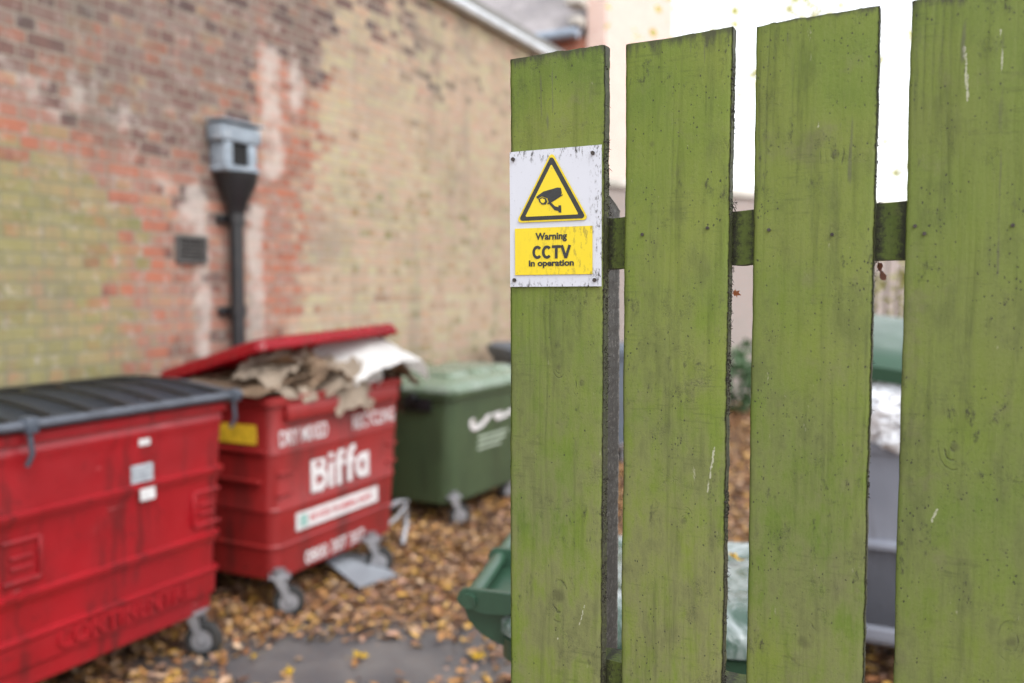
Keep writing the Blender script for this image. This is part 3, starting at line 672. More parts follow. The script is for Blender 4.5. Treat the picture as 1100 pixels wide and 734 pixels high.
text_obj('phone_lettering', '0800 307 307', 0.10, M['lettering'], B, (sx0 + 0.26, ff(0.205, 0.002), 0.205), (R(90), 0, 0), 0.0015, 0.54)
bm = bmesh.new(); box(bm, (sx0 + 0.55, ff(0.455, 0.002), 0.455), (0.75, 0.003, 0.095)); lb_ = link('label_strip', bm, M['lettering'], B)
text_obj('label_print', 'NO FOOD OR GENERAL WASTE', 0.05, simple('red_print', (0.45, 0.05, 0.06)), lb_, (sx0 + 0.29, ff(0.44, 0.005), 0.439), (R(90), 0, 0), 0.0015, 0.56)
bm = bmesh.new(); box(bm, (sx0 + 0.235, ff(0.455, 0.005), 0.455), (0.06, 0.002, 0.065)); link('label_badge', bm, simple('green_badge', (0.25, 0.42, 0.38)), lb_)
# left end: ridge, yellow sticker, lift trunnion
xl = -LB / 2
bm = bmesh.new(); box(bm, (xl - 0.002 + 0.008, -0.20, 0.945), (0.004, 0.26, 0.10)); link('yellow_sticker', bm, M['yellow_st'], B)
bm = bmesh.new(); box(bm, (xl + 0.003, -0.18, 0.86), (0.02, 0.40, 0.02), 0.005); box(bm, (xl + 0.006, -0.18, 0.70), (0.02, 0.34, 0.02), 0.005); link('end_ridge', bm, M['red_b'], B, 40)
for sx in (-1, 1):
    bm = bmesh.new(); disc(bm, (sx * (LB / 2 + 0.04), 0.12, 1.02), (1, 0, 0), 0.025, 0.10, 16); disc(bm, (sx * (LB / 2 + 0.085), 0.12, 1.02), (1, 0, 0), 0.038, 0.012, 16); link('trunnion', bm, M['zinc'], B, 40)
def loc_of(c_, rz_, px, py):
    q_ = at_z(px, py) - Vector((c_.x, c_.y, 0)); c2, s2 = math.cos(rz_), math.sin(rz_)
    return q_.x * c2 + q_.y * s2, -q_.x * s2 + q_.y * c2
wl, wr = loc_of(cB, RB, 306, 664), loc_of(cB, RB, 404, 618)
for x_, y_, an in ((wl[0], wl[1] + 0.03, R(-50)), (wr[0], wr[1] + 0.03, R(-60)), (-0.44, 0.30, R(35)), (0.42, 0.30, R(10))): caster(B, x_, y_, an, 0.082)
# lid
LW, LDp = LB + 0.04, 0.78
bm = bmesh.new()
loft(bm, [(-0.055, LW / 2 + 0.008, LDp / 2 + 0.008, 0.07), (-0.045, LW / 2 + 0.012, LDp / 2 + 0.012, 0.07), (0.0, LW / 2, LDp / 2, 0.07), (0.014, LW / 2 - 0.02, LDp / 2 - 0.02, 0.06), (0.022, LW / 2 - 0.10, LDp / 2 - 0.10, 0.05), (0.010, LW / 2 - 0.13, LDp / 2 - 0.13, 0.05)], False, True)
bmesh.ops.solidify(bm, geom=bm.faces[:], thickness=0.006)
for v in bm.verts: v.co.y += -LDp / 2
lidB = link('lid', bm, M['red_lid'], B, 35, (0.0, 0.34, 1.245), (R(-15.5), R(-1.8), R(-1.0)))
for k in range(3):
    bm = bmesh.new(); box(bm, (-0.35 + k * 0.35, -LDp / 2, 0.018), (0.16, LDp * 0.6, 0.016), 0.006); link('lid_rib', bm, M['red_lid'], lidB, 40)
for k in (-0.42, 0.42):
    bm = bmesh.new(); box(bm, (k, 0.36, 1.17), (0.08, 0.07, 0.12), 0.01); link('hinge', bm, M['red_b'], B, 40)

# ---- bin C: green plastic
RC = R(61); LC, DC = 1.22, 0.78
cC = place_bin((-0.415, 6.02), RC, LC, DC)
Cb = empty('wheeled_bin', cC, RC, 'green plastic four wheeled bin with a white bird logo, behind the red bins', 'bin')
bin_body(Cb, 'body', LC, DC, 0.145, 0.97, [(0.2, 0.0), (0.5, 0.0), (0.88, 0.002)], M['green_bin'], 0.085, 0.09, 0.3, 0.03)
bm = bmesh.new()
loft(bm, [(0.972, LC / 2 + 0.035, DC / 2 + 0.035, 0.09), (1.0, LC / 2 + 0.035, DC / 2 + 0.035, 0.09), (1.03, LC / 2 + 0.0, DC / 2 + 0.0, 0.09), (1.06, LC / 2 - 0.08, DC / 2 - 0.08, 0.09), (1.065, LC / 2 - 0.2, DC / 2 - 0.2, 0.08)])
ld = link('lid', bm, M['green_lid'], Cb, 50)
for dx in (-0.33, 0.0, 0.33):
    bm = bmesh.new(); loft(bm, [(1.04, 0.13, DC / 2 - 0.08, 0.05), (1.085, 0.12, DC / 2 - 0.11, 0.05), (1.095, 0.09, DC / 2 - 0.14, 0.04)])
    for v in bm.verts: v.co.x += dx
    link('lid_ridge', bm, M['green_lid'], ld, 50)
bm = bmesh.new(); tube(bm, [(-LC / 2 - 0.02, -0.1, 0.93), (-LC / 2 - 0.09, -0.1, 0.93)], 0.03, 14); box(bm, (-LC / 2 + 0.0, -0.1, 0.90), (0.04, 0.24, 0.14), 0.015); link('trunnion', bm, M['black_iron'], Cb, 40)
yc = -DC / 2; cf = lambda z: yc + (0.97 - z) / 0.825 * 0.085 - 0.004
strokes('bird_logo', [([(0.20, 0.215), (0.12, 0.195), (0.05, 0.14), (0.015, 0.085), (0.03, 0.045)], 0.05), ([(0.015, 0.06), (0.07, 0.04), (0.16, 0.055), (0.25, 0.10), (0.34, 0.165), (0.44, 0.205), (0.56, 0.21)], 0.042),
                      ([(0.56, 0.20), (0.50, 0.15), (0.42, 0.115), (0.34, 0.105), (0.38, 0.075), (0.50, 0.08), (0.62, 0.11)], 0.034)], M['lettering'], Cb, FRONT(-0.33, cf(0.70), 0.64), 0.003)
bm = bmesh.new()
for k, wd in enumerate((0.44, 0.40, 0.34)): box(bm, (-0.20 + wd / 2, cf(0.60 - k * 0.035), 0.60 - k * 0.042), (wd, 0.003, 0.018))
link('small_print', bm, simple('faded_print', (0.36, 0.42, 0.33)), Cb)
for x_, y_, an in ((-0.47, -0.31, R(-50)), (0.46, -0.25, R(170)), (-0.46, 0.25, R(20)), (0.46, 0.25, R(10))): caster(Cb, x_, y_, an, 0.08)

# ---- bin G: blue-grey, far
cG = Vector((0.50, 8.45, 0))
G = empty('wheeled_bin', cG, R(18), 'blue grey plastic bin at the far end, mostly hidden behind the fence', 'bin')
bin_body(G, 'body', 1.25, 0.8, 0.2, 1.08, [(0.5, 0.0)], M['blue_bin'], 0.08, 0.07, 0.3, 0.025)
bm = bmesh.new(); loft(bm, [(1.082, 0.66, 0.44, 0.07), (1.14, 0.66, 0.44, 0.07), (1.17, 0.6, 0.38, 0.07)]); link('lid', bm, M['blue_bin'], G, 50)
for x_, y_ in ((-0.46, -0.28), (0.46, -0.28), (-0.46, 0.28), (0.46, 0.28)): caster(G, x_, y_, R(30), 0.08)

# ---- bin F: grey steel with a green lid propped by a white bag
RF = math.atan2(-0.4540, 0.8910)
Fp = at_z(955, 700, 0.2)
dF = Vector((0.891, -0.454, 0)); uF = Vector((0.454, 0.891, 0))
cF = Vector((Fp.x, Fp.y, 0)) + dF * 0.17 + uF * 0.47
Fb = empty('wheeled_bin', cF, RF, 'grey steel bin with a green lid, seen through the gap before the right board', 'bin')
bin_body(Fb, 'body', 1.16, 0.9, 0.19, 1.06, band(0.62, 0.64, 0.03, 0.004) + band(0.23, 0.27, 0.012), M['grey_bin'], 0.03, 0.05)
bm = bmesh.new()
loft(bm, [(-0.06, 0.60, 0.47, 0.06), (0.0, 0.60, 0.47, 0.06), (0.03, 0.56, 0.43, 0.06), (0.045, 0.4, 0.3, 0.05)])
for v in bm.verts: v.co.y -= 0.45
link('lid', bm, M['wheelie'], Fb, 45, (0, 0.43, 1.50), (R(9.5), R(7), 0))
for x_, y_ in ((-0.42, -0.3), (0.42, -0.3), (-0.42, 0.3), (0.42, 0.3)): caster(Fb, x_, y_, R(170), 0.08)

# ---- bin E: green wheelie bin just behind the fence; local x runs from its handle to its front
E0 = Vector((-0.075, 1.545, 0)); RE = R(-11.5)
E = empty('wheelie_bin', E0, RE, 'dark green wheelie bin with its handle showing left of the fence', 'wheelie bin')
bm = bmesh.new(); secs = []
for z_, k in ((0.06, 0.10), (0.12, 0.085), (0.9, 0.02), (1.0, 0.01), (1.03, 0.0), (1.035, -0.018), (1.075, -0.02), (1.08, -0.012), (1.08, 0.01), (0.7, 0.03)):
    secs.append((z_, 0.275 - k, 0.25 - k, 0.06))
loft(bm, secs)
for v in bm.verts: v.co.x += 0.345; v.co.y += 0.25
link('body', bm, M['wheelie'], E, 40)
bm = bmesh.new()
loft(bm, [(1.083, 0.298, 0.278, 0.07), (1.105, 0.298, 0.278, 0.07), (1.125, 0.283, 0.263, 0.07), (1.140, 0.24, 0.22, 0.07), (1.146, 0.18, 0.16, 0.06), (1.140, 0.165, 0.145, 0.055), (1.143, 0.10, 0.09, 0.05)])
for v in bm.verts: v.co.x += 0.345; v.co.y += 0.25
lidE = link('lid', bm, M['wheelie_lid'], E, 50)
bm = bmesh.new(); tube(bm, [(0.0, -0.005, 1.142), (0.0, 0.51, 1.142)], 0.0145, 16); link('handle_bar', bm, M['wheelie'], E, 40)
for y_ in (0.0, 0.25, 0.50):
    bm = bmesh.new()
    T = Matrix(((1, 0, 0, 0), (0, 0, 1, y_ - 0.006), (0, 1, 0, 0), (0, 0, 0, 1)))
    prism(bm, [(-0.022, 1.150), (-0.016, 1.160), (0.0, 1.163), (0.05, 1.160), (0.10, 1.157), (0.115, 1.135), (0.07, 1.118), (0.03, 1.119), (-0.005, 1.124), (-0.020, 1.132), (-0.025, 1.142)], T, 0.014)
    bmesh.ops.bevel(bm, geom=bm.edges[:], offset=0.0025, segments=2, affect='EDGES')
    disc(bm, (0.0, y_ - 0.008, 1.142), (0, 1, 0), 0.0135, 0.012, 18)
    link('handle_lug', bm, M['wheelie'], E, 40)
bm = bmesh.new(); 
T = Matrix(((1, 0, 0, 0), (0, 0, 1, 0.012), (0, 1, 0, 0), (0, 0, 0, 1)))
prism(bm, [(-0.016, 1.122), (-0.008, 1.098), (0.010, 1.078), (0.032, 1.064), (0.060, 1.056), (0.095, 1.052), (0.095, 1.13), (0.03, 1.125)], T, 0.476)
bmesh.ops.bevel(bm, geom=bm.edges[:], offset=0.004, segments=2, affect='EDGES'); link('handle_web', bm, M['wheelie'], E, 40)
for y_ in (-0.0, 0.5):
    bm = bmesh.new(); tube(bm, [(0.10, y_ - 0.03, 0.10), (0.10, y_ + 0.03, 0.10)], 0.10, 28); link('wheel', bm, M['rubber'], E, 40)

# ================================================================== RUBBISH
def fbm(p, s, o=0.0): return mn.fractal(Vector(p) * s + Vector((o, o * 1.7, o * 0.3)), 0.6, 2.0, 4)
def sheet(name, mat, lx, ly, fn, loc, rot, seed, th=0.006, rag=0.02, cr=0.012, label=None, cat='cardboard', group=None):
    nx_, ny_ = 22, 16; bm = bmesh.new(); g = []
    for i in range(nx_ + 1):
        row = []
        for j in range(ny_ + 1):
            u, v = i / nx_ - 0.5, j / ny_ - 0.5
            x, y = u * lx, v * ly
            if i in (0, nx_): x += rag * fbm((0, y, seed), 9)
            if j in (0, ny_): y += rag * fbm((x, 0, seed), 9)
            z = fn(u, v) + cr * fbm((x, y, seed), 7) + cr * 0.5 * abs(fbm((x, y, seed + 4), 13))
            row.append(bm.verts.new((x, y, z)))
        g.append(row)
    for i in range(nx_):
        for j in range(ny_): bm.faces.new((g[i][j], g[i + 1][j], g[i + 1][j + 1], g[i][j + 1]))
    bmesh.ops.solidify(bm, geom=bm.faces[:], thickness=th)
    o = link(name, bm, mat, None, 30, loc, rot); return tag(o, label, cat, group)
def onB(x, y, z): c, s = math.cos(RB), math.sin(RB); return (cB.x + c * x - s * y, cB.y + s * x + c * y, z)
GC = 'cardboard stuffed under the propped red lid'
sheet('cardboard_sheet', M['card'], 0.62, 0.55, lambda u, v: 0.05 * math.cos(3 * u), onB(-0.36, -0.16, 1.19), (R(4), R(-4), RB), 1, label='brown cardboard flap poking out at the left corner of the overflowing bin', group=GC)
sheet('cardboard_sheet', M['card'], 0.5, 0.4, lambda u, v: 0.10 * u * u - 0.05 * v, onB(-0.30, -0.20, 1.245), (R(-8), R(6), RB + .3), 2, label='brown cardboard sheet wedged under the left end of the propped red lid', group=GC)
sheet('cardboard_sheet', M['card3'], 0.5, 0.35, lambda u, v: -0.22 * max(0, u) ** 1.5, onB(0.42, -0.12, 1.21), (R(-5), R(12), RB), 3, label='dark brown cardboard drooping over the right end of the overflowing bin', group=GC)
sheet('crumpled_paper', M['card2'], 0.32, 0.26, lambda u, v: 0.06 * math.sin(7 * u) * math.cos(5 * v), onB(-0.06, -0.33, 1.235), (R(35), R(8), RB), 4, cr=0.04, label='crumpled cream paper in the middle of the overflowing bin', cat='paper', group=GC)
sheet('crumpled_paper', M['card2'], 0.22, 0.22, lambda u, v: 0.05 * math.sin(9 * u + 1), onB(0.02, -0.36, 1.20), (R(60), R(-10), RB), 5, cr=0.03, label='small crumpled cream paper at the front rim under the propped lid', cat='paper', group=GC)
sheet('white_board', M['paper'], 0.78, 0.40, lambda u, v: -0.34 * (u - 0.05) ** 2 - 0.45 * max(0, u - 0.28), onB(0.38, -0.42, 1.34), (R(24), R(-1), RB - R(2)), 6, th=0.004, cr=0.008, label='curved white sheet sticking out to the right of the overflowing bin', cat='board', group=GC)
sheet('cardboard_flap', M['card2'], 0.34, 0.27, lambda u, v: 0.03 * math.cos(6 * u), onB(0.06, -0.492, 1.145), (R(78), R(4), RB), 7, rag=0.06, label='torn pale cardboard flap hanging over the front rim of the bin', group=GC)
sheet('cardboard_sheet', M['card2'], 0.10, 0.11, lambda u, v: 0.01 * u, onB(-0.47, -0.44, 1.16), (R(40), R(10), RB), 8, rag=0.02, label='small pale cardboard piece on the front left rim of the bin', group=GC)
sheet('cardboard_sheet', M['card2'], 0.10, 0.09, lambda u, v: 0.01 * u, onB(-0.33, -0.465, 1.135), (R(50), R(-6), RB), 9, rag=0.02, label='second small pale cardboard piece, on the rim nearer the cream paper', group=GC)
sheet('cardboard_sheet', M['card3'], 0.9, 0.7, lambda u, v: 0.03 * math.sin(6 * u), onB(0.02, 0.0, 1.13), (0, 0, RB), 10, label='dark flattened cardboard lying across the contents of the overflowing bin', group=GC)
sheet('cardboard_sheet', M['card'], 0.75, 0.45, lambda u, v: 0.06 * math.sin(5 * u), onB(0.12, -0.20, 1.25), (R(6), R(2), RB + 0.5), 11, cr=0.03, label='brown cardboard sheet under the curved white sheet', group=GC)
sheet('cardboard_sheet', M['card'], 0.42, 0.30, lambda u, v: 0.07 * math.sin(5 * u + 1), onB(-0.22, -0.36, 1.215), (R(18), R(-8), RB - .2), 31, cr=0.05, rag=0.05, label='rumpled brown cardboard between the small pale pieces and the cream paper', group=GC)
sheet('crumpled_paper', M['card2'], 0.30, 0.26, lambda u, v: 0.07 * math.sin(8 * u + 2) * math.cos(4 * v), onB(-0.15, -0.25, 1.29), (R(22), R(5), RB + .4), 32, cr=0.06, rag=0.05, label='crumpled cream paper right under the front edge of the propped lid', cat='paper', group=GC)
sheet('crumpled_paper', M['paper'], 0.20, 0.16, lambda u, v: 0.05 * math.sin(9 * u), onB(0.22, -0.42, 1.19), (R(35), R(14), RB + .2), 33, cr=0.05, rag=0.04, label='scrap of white paper tucked below the curved white sheet', cat='paper', group=GC)
sheet('cardboard_sheet', M['card'], 0.38, 0.30, lambda u, v: 0.06 * math.sin(6 * u), onB(0.34, -0.30, 1.22), (R(15), R(10), RB + .1), 34, cr=0.05, rag=0.05, label='rumpled brown cardboard at the right end under the curved white sheet', group=GC)
sheet('cardboard_sheet', M['card3'], 0.30, 0.22, lambda u, v: -0.8 * max(0, u) ** 2, onB(0.56, -0.34, 1.17), (R(12), R(20), RB - .3), 35, cr=0.05, rag=0.05, label='dark cardboard bent down over the far right corner of the overflowing bin', group=GC)
sheet('cardboard_sheet', M['card2'], 0.40, 0.22, lambda u, v: 0.05 * math.sin(6 * u + 2), onB(-0.02, -0.42, 1.19), (R(30), R(-4), RB), 41, cr=0.05, rag=0.05, label='pale folded cardboard along the front rim left of the torn flap', group=GC)
sheet('cardboard_sheet', M['card'], 0.34, 0.24, lambda u, v: -0.5 * max(0, u) ** 2, onB(0.60, -0.38, 1.25), (R(18), R(8), RB - .2), 42, cr=0.05, rag=0.05, label='brown cardboard jutting out past the right end, below the white sheet', group=GC)
sheet('cardboard_sheet', M['card2'], 0.45, 0.26, lambda u, v: 0.05 * math.cos(5 * u), onB(-0.38, -0.30, 1.27), (R(16), R(-6), RB + .15), 43, cr=0.04, rag=0.04, label='pale cardboard directly beneath the left half of the propped lid', group=GC)
def bag(name, mat, c, r, sc_, seed, label, cat='bag', amp=0.22):
    bm = bmesh.new(); bmesh.ops.create_icosphere(bm, subdivisions=5, radius=1)
    for v in bm.verts:
        p = v.co.copy(); d = 1 + amp * fbm(p, 1.6, seed) + amp * 0.35 * (abs(fbm(p, 4.5, seed + 3)) * 2 - 0.5)
        v.co = Vector((p.x * sc_[0], p.y * sc_[1], max(p.z, -0.75) * sc_[2])) * d * r
    return tag(link(name, bm, mat, None, 60, c), label, cat)
bgp = cF - uF * 0.36 - dF * 0.10
bag('rubbish_bag', M['bag'], (bgp.x, bgp.y, 1.17), 0.15, (1.6, 0.9, 1.15), 3, 'knotted white plastic bag holding up the green lid of the grey bin')
bgp2 = cF - uF * 0.05 + dF * 0.25
bag('rubbish_bag', M['bag'], (bgp2.x, bgp2.y, 1.13), 0.17, (1.5, 1.2, 0.9), 6, 'white plastic bag deeper inside the grey bin, mostly hidden by the right board')
# flat grey panel lying under bin B, and a bent piece of card at its right
p0 = at_z(332, 612); p1 = at_z(395, 604); p2 = at_z(427, 625); p3 = at_z(385, 638)
pc = (p0 + p1 + p2 + p3) / 4
bm = bmesh.new(); v0 = [bm.verts.new((p.x - pc.x, p.y - pc.y, 0.0)) for p in (p0, p1, p2, p3)]
f = bm.faces.new(v0); ex = bmesh.ops.extrude_face_region(bm, geom=[f]); vv = [e for e in ex['geom'] if isinstance(e, bmesh.types.BMVert)]
for v in vv: v.co.z += 0.012
for v in bm.verts: v.co.z += 0.05 + 0.10 * (1 if (v.co - Vector((p0.x - pc.x, p0.y - pc.y, v.co.z))).length < 0.12 else 0)
tag(link('plastic_panel', bm, M['panel_grey'], None, None, (pc.x, pc.y, -0.02)), 'flat grey plastic panel lying on the leaves under the lettered red bin', 'panel')
bm = bmesh.new()
tube(bm, [(LB / 2 - 0.08, -0.36, 0.31), (LB / 2 + 0.06, -0.37, 0.33), (LB / 2 + 0.15, -0.38, 0.32), (LB / 2 + 0.12, -0.40, 0.20), (LB / 2 + 0.04, -0.42, 0.07)], 0.017, 10)
tube(bm, [(LB / 2 - 0.10, -0.38, 0.21), (LB / 2 + 0.02, -0.39, 0.24), (LB / 2 + 0.11, -0.40, 0.30)], 0.014, 10)
link('tow_bracket', bm, M['zinc'], B, 40)

# ================================================================== LEAVES ON THE GROUND
tmpl = np.array([(-0.55, 0, 0), (-0.28, 0.26, 0.03), (0.12, 0.34, 0.05), (0.38, 0.16, 0.02), (0.62, 0, -0.02), (0.38, -0.16, 0.02), (0.12, -0.34, 0.05), (-0.28, -0.26, 0.03), (0.0, 0, -0.03)])
tf = [(8, 0, 7), (8, 1, 0), (8, 2, 1), (8, 3, 2), (8, 4, 3), (8, 5, 4), (8, 6, 5), (8, 7, 6)]
pal = np.array([(0.4301, 0.2100, 0.0644), (0.5120, 0.3000, 0.1104), (0.3379, 0.1500, 0.0644), (0.4710, 0.3000, 0.1840), (0.1331, 0.0700, 0.0414), (0.2253, 0.1200, 0.0736), (0.6144, 0.3600, 0.0736), (0.5120, 0.3600, 0.2300), (0.4096, 0.2400, 0.1656), (0.0922, 0.0550, 0.0368)])
pw = np.array([0.16, 0.13, 0.13, 0.10, 0.12, 0.12, 0.08, 0.06, 0.06, 0.04])
def leaves_mesh(name, pos, size, tilt, colours, z_curl=1.0, mat=None):
    n = len(pos); t = tmpl[None] * np.ones((n, 1, 1)); t = t.copy()
    t[:, :, 1] *= rng.uniform(0.7, 1.25, (n, 1)); t[:, :, 2] *= rng.uniform(-1.5, 4.5, (n, 1)) * z_curl
    t[:, :, 2] += (t[:, :, 0] ** 2) * rng.uniform(-0.3, 0.8, (n, 1)) * z_curl
    t += rng.normal(0, 0.025, t.shape)
    t *= size[:, None, None]
    a = rng.uniform(0, 2 * PI, n); tx = rng.normal(0, tilt, n); ty = rng.normal(0, tilt, n)
    def rot(arr, i, j, an):
        c, s = np.cos(an)[:, None], np.sin(an)[:, None]; x, y = arr[:, :, i].copy(), arr[:, :, j].copy()
        arr[:, :, i] = c * x - s * y; arr[:, :, j] = s * x + c * y
    rot(t, 1, 2, tx); rot(t, 0, 2, ty); rot(t, 0, 1, a)
    t += pos[:, None, :]
    nv = len(tmpl); V = t.reshape(-1, 3)
    Fc = (np.array(tf)[None] + (np.arange(n) * nv)[:, None, None]).reshape(-1, 3)
    me = bpy.data.meshes.new(name); me.vertices.add(len(V)); me.vertices.foreach_set('co', V.ravel())
    me.loops.add(len(Fc) * 3); me.loops.foreach_set('vertex_index', Fc.ravel().astype(np.int32))
    me.polygons.add(len(Fc)); me.polygons.foreach_set('loop_start', np.arange(0, len(Fc) * 3, 3, dtype=np.int32))
    me.update(calc_edges=True)
    if colours is not None:
        ca = me.color_attributes.new('leaf_colour', 'FLOAT_COLOR', 'POINT')
        cc = np.concatenate([np.repeat(colours, nv, 0), np.ones((n * nv, 1))], 1); ca.data.foreach_set('color', cc.ravel())
    me.polygons.foreach_set('use_smooth', [True] * len(me.polygons))
    return me
n = 210000
X = rng.uniform(-4.0, 5.5, n); Y = rng.uniform(2.2, 13.5, n)
side = X * W.x + Y * W.y
bare = np.exp(-(((X + 0.78) / 0.75) ** 2 + ((Y - 3.86) / 0.37) ** 2) ** 1.4)
pat = np.array([mn.noise(Vector((x * 1.1, y * 1.1, 0))) for x, y in zip(X, Y)])
keep = (side < WALL_D - 0.03) & (rng.uniform(0, 1, n) > np.clip(bare * 1.25, 0, 0.985)) & (rng.uniform(0, 1, n) < np.clip(0.80 + pat * 0.7, 0.3, 1)) & (Y > 2.6)
X, Y = X[keep], Y[keep]; n = len(X)
pos = np.stack([X, Y, rng.uniform(0.006, 0.040, n)], 1)
cols = pal[rng.choice(len(pal), n, p=pw)] * rng.uniform(0.55, 1.05, (n, 1))
lm = leaves_mesh('leaf_litter', pos, np.clip(rng.lognormal(-3.28, 0.33, n), 0.018, 0.080), 0.28, cols)
tag(linkme('leaf_litter', lm, M['leaf']), 'brown and ochre fallen leaves covering the yard floor', 'fallen leaves', kind='stuff')
def one_leaf(name, mat, loc, rot, size, label, lobes=True, cat='leaf', group=None):
    bm = bmesh.new(); c = bm.verts.new((0, 0, -0.08 * size)); ring = []
    rad = [1, 0.45, 0.85, 0.4, 0.7, 0.42, 0.5, 0.35, 0.5, 0.42, 0.7, 0.4, 0.85, 0.45] if lobes else [1, 0.8, 0.55, 0.5, 0.5, 0.55, 0.8, 1, 0.8, 0.55, 0.5, 0.5, 0.55, 0.8]
    for k, r_ in enumerate(rad):
        a = 2 * PI * k / 14; ring.append(bm.verts.new((r_ * size * math.cos(a), r_ * size * math.sin(a), size * (0.15 * math.sin(3 * a + size * 50) + 0.12 * r_))))
    for k in range(14): bm.faces.new((c, ring[k], ring[(k + 1) % 14]))
    tube(bm, [(-0.3 * size, 0, 0), (-1.0 * size, 0.05 * size, 0.1 * size), (-1.5 * size, 0.2 * size, 0.05 * size)], 0.015 * size, 5)
    bmesh.ops.solidify(bm, geom=bm.faces[:], thickness=0.0006)
    return tag(link(name, bm, mat, None, 60, loc, rot), label, cat, group)
p = at_z(386, 711); one_leaf('fallen_leaf', M['leaf_yellow'], (p.x, p.y, 0.03), (0.2, 0.1, 1), 0.055, 'bright yellow leaf lying on the bare asphalt patch')
p = at_z(311, 729); one_leaf('fallen_leaf', M['leaf_yellow'], (p.x, p.y, 0.03), (0.1, -0.2, 2), 0.04, 'small yellow leaf on the asphalt, cut by the lower picture edge')
p = at_z(516, 713); one_leaf('fallen_leaf', M['leaf_yellow'], (p.x, p.y, 0.035), (-0.2, 0.1, 3), 0.05, 'yellow leaf on brown litter, just left of the wheelie bin')
p = at_z(273, 712); one_leaf('fallen_leaf', M['leaf_yellow'], (p.x, p.y, 0.03), (0.1, 0.1, 4), 0.035, 'small yellow leaf at the left rim of the bare asphalt patch')
p = at_z(791, 601, 1.155); one_leaf('fallen_leaf', M['leaf_yellow'], (p.x, p.y, 1.158), (0.5, 0.1, 1.5), 0.026, 'yellow leaf stuck on the wheelie bin lid')

# ================================================================== PLANTS
def foliage(name, centre, rads, n, size, mat, parent, hollow=0.35):
    d = rng.normal(0, 1, (n, 3)); d /= np.linalg.norm(d, axis=1)[:, None]
    r = rng.uniform(hollow, 1, n) ** 0.6
    cl = np.array([mn.noise(Vector(x * 2.2 + 5)) for x in d]); k = (cl + rng.normal(0, 0.25, n)) > -0.12
    p_ = (d * r[:, None] * (1 + 0.3 * cl[:, None]))[k] * np.array(rads) + np.array(centre)
    me = leaves_mesh(name, p_, rng.uniform(0.7, 1.3, len(p_)) * size, 0.9, None)
    return linkme(name, me, mat, parent)
T0 = Vector((2.95, 8.6, 0))
tr = empty('autumn_tree', T0, 0, 'slender tree with sparse yellow green leaves against the white sky', 'tree')
bm = bmesh.new(); tube(bm, [(0, 0, 0), (0.03, 0, 1.5), (-0.02, 0.05, 3), (0.02, 0, 4.0), (0, 0, 4.3)], [0.08, 0.065, 0.05, 0.03, 0.008], 12); link('trunk', bm, M['bark'], tr, 60)
bm = bmesh.new()
tips = []
for k in range(16):
    a = k * 2.4; z_ = 2.6 + k * 0.17; L_ = 1.5 - 0.045 * k
    e = Vector((math.cos(a) * L_, math.sin(a) * L_, z_ + 0.7)); tube(bm, [(0, 0, z_), (e.x * .5, e.y * .5, z_ + 0.45), e], [0.009, 0.005, 0.002], 6); tips.append(e)
link('branch', bm, M['bark'], tr, 60)
pts = []
for e in tips:
    for _ in range(5):
        t = rng.uniform(0.35, 1.1); cx, cy, cz = e.x * t + rng.normal(0, 0.16), e.y * t + rng.normal(0, 0.16), e.z * (0.75 + 0.25 * t) + rng.normal(0, 0.16)
        for _ in range(int(rng.integers(3, 12))): pts.append((cx + rng.normal(0, 0.07), cy + rng.normal(0, 0.07), cz + rng.normal(0, 0.07)))
pts = np.array(pts); me = leaves_mesh('crown', pts, rng.uniform(0.05, 0.095, len(pts)), 0.8, None); linkme('crown', me, M['tree_leaf'], tr)
T1 = Vector((1.36, 7.4, 0))
tr = empty('autumn_tree', T1, 0, 'thin sapling whose yellowish leaves show over the second board', 'tree')
bm = bmesh.new(); tube(bm, [(0, 0, 0), (0.02, 0, 2.0), (0.0, 0.03, 3.7)], [0.04, 0.03, 0.008], 10); link('trunk', bm, M['bark'], tr, 60)
pts = np.array([(rng.normal(0.05, 0.28), rng.normal(0, 0.3), rng.uniform(3.5, 4.6)) for _ in range(60)]); me = leaves_mesh('crown', pts, rng.uniform(0.05, 0.10, len(pts)), 0.8, None); linkme('crown', me, M['tree_leaf'], tr)
p = at_z(796, 445); s1 = empty('green_shrub', (p.x - 0.05, p.y + 0.1, 0), 0, 'low blue green shrub at the foot of the garden wall', 'shrub')
foliage('crown', (0, 0, 0.45), (0.55, 0.4, 0.5), 900, 0.10, M['shrub_leaf'], s1, 0.2)
p = at_y(957, 235, 9.4); s2 = empty('climbing_shrub', (p.x, p.y, 0), 0, 'pale yellow green bush seen in the gap before the right board', 'shrub')
bm = bmesh.new()
for k in range(5): tube(bm, [(0.1 * k - 0.2, 0, 0), (0.12 * k - 0.25, 0.05, 1.5), (0.2 * k - 0.4, 0, 2.6)], [0.02, 0.014, 0.004], 6)
link('stems', bm, M['bark'], s2, 60)
foliage('crown', (0, 0, 1.95), (0.8, 0.5, 1.0), 700, 0.085, M['ivy_leaf'], s2, 0.1)

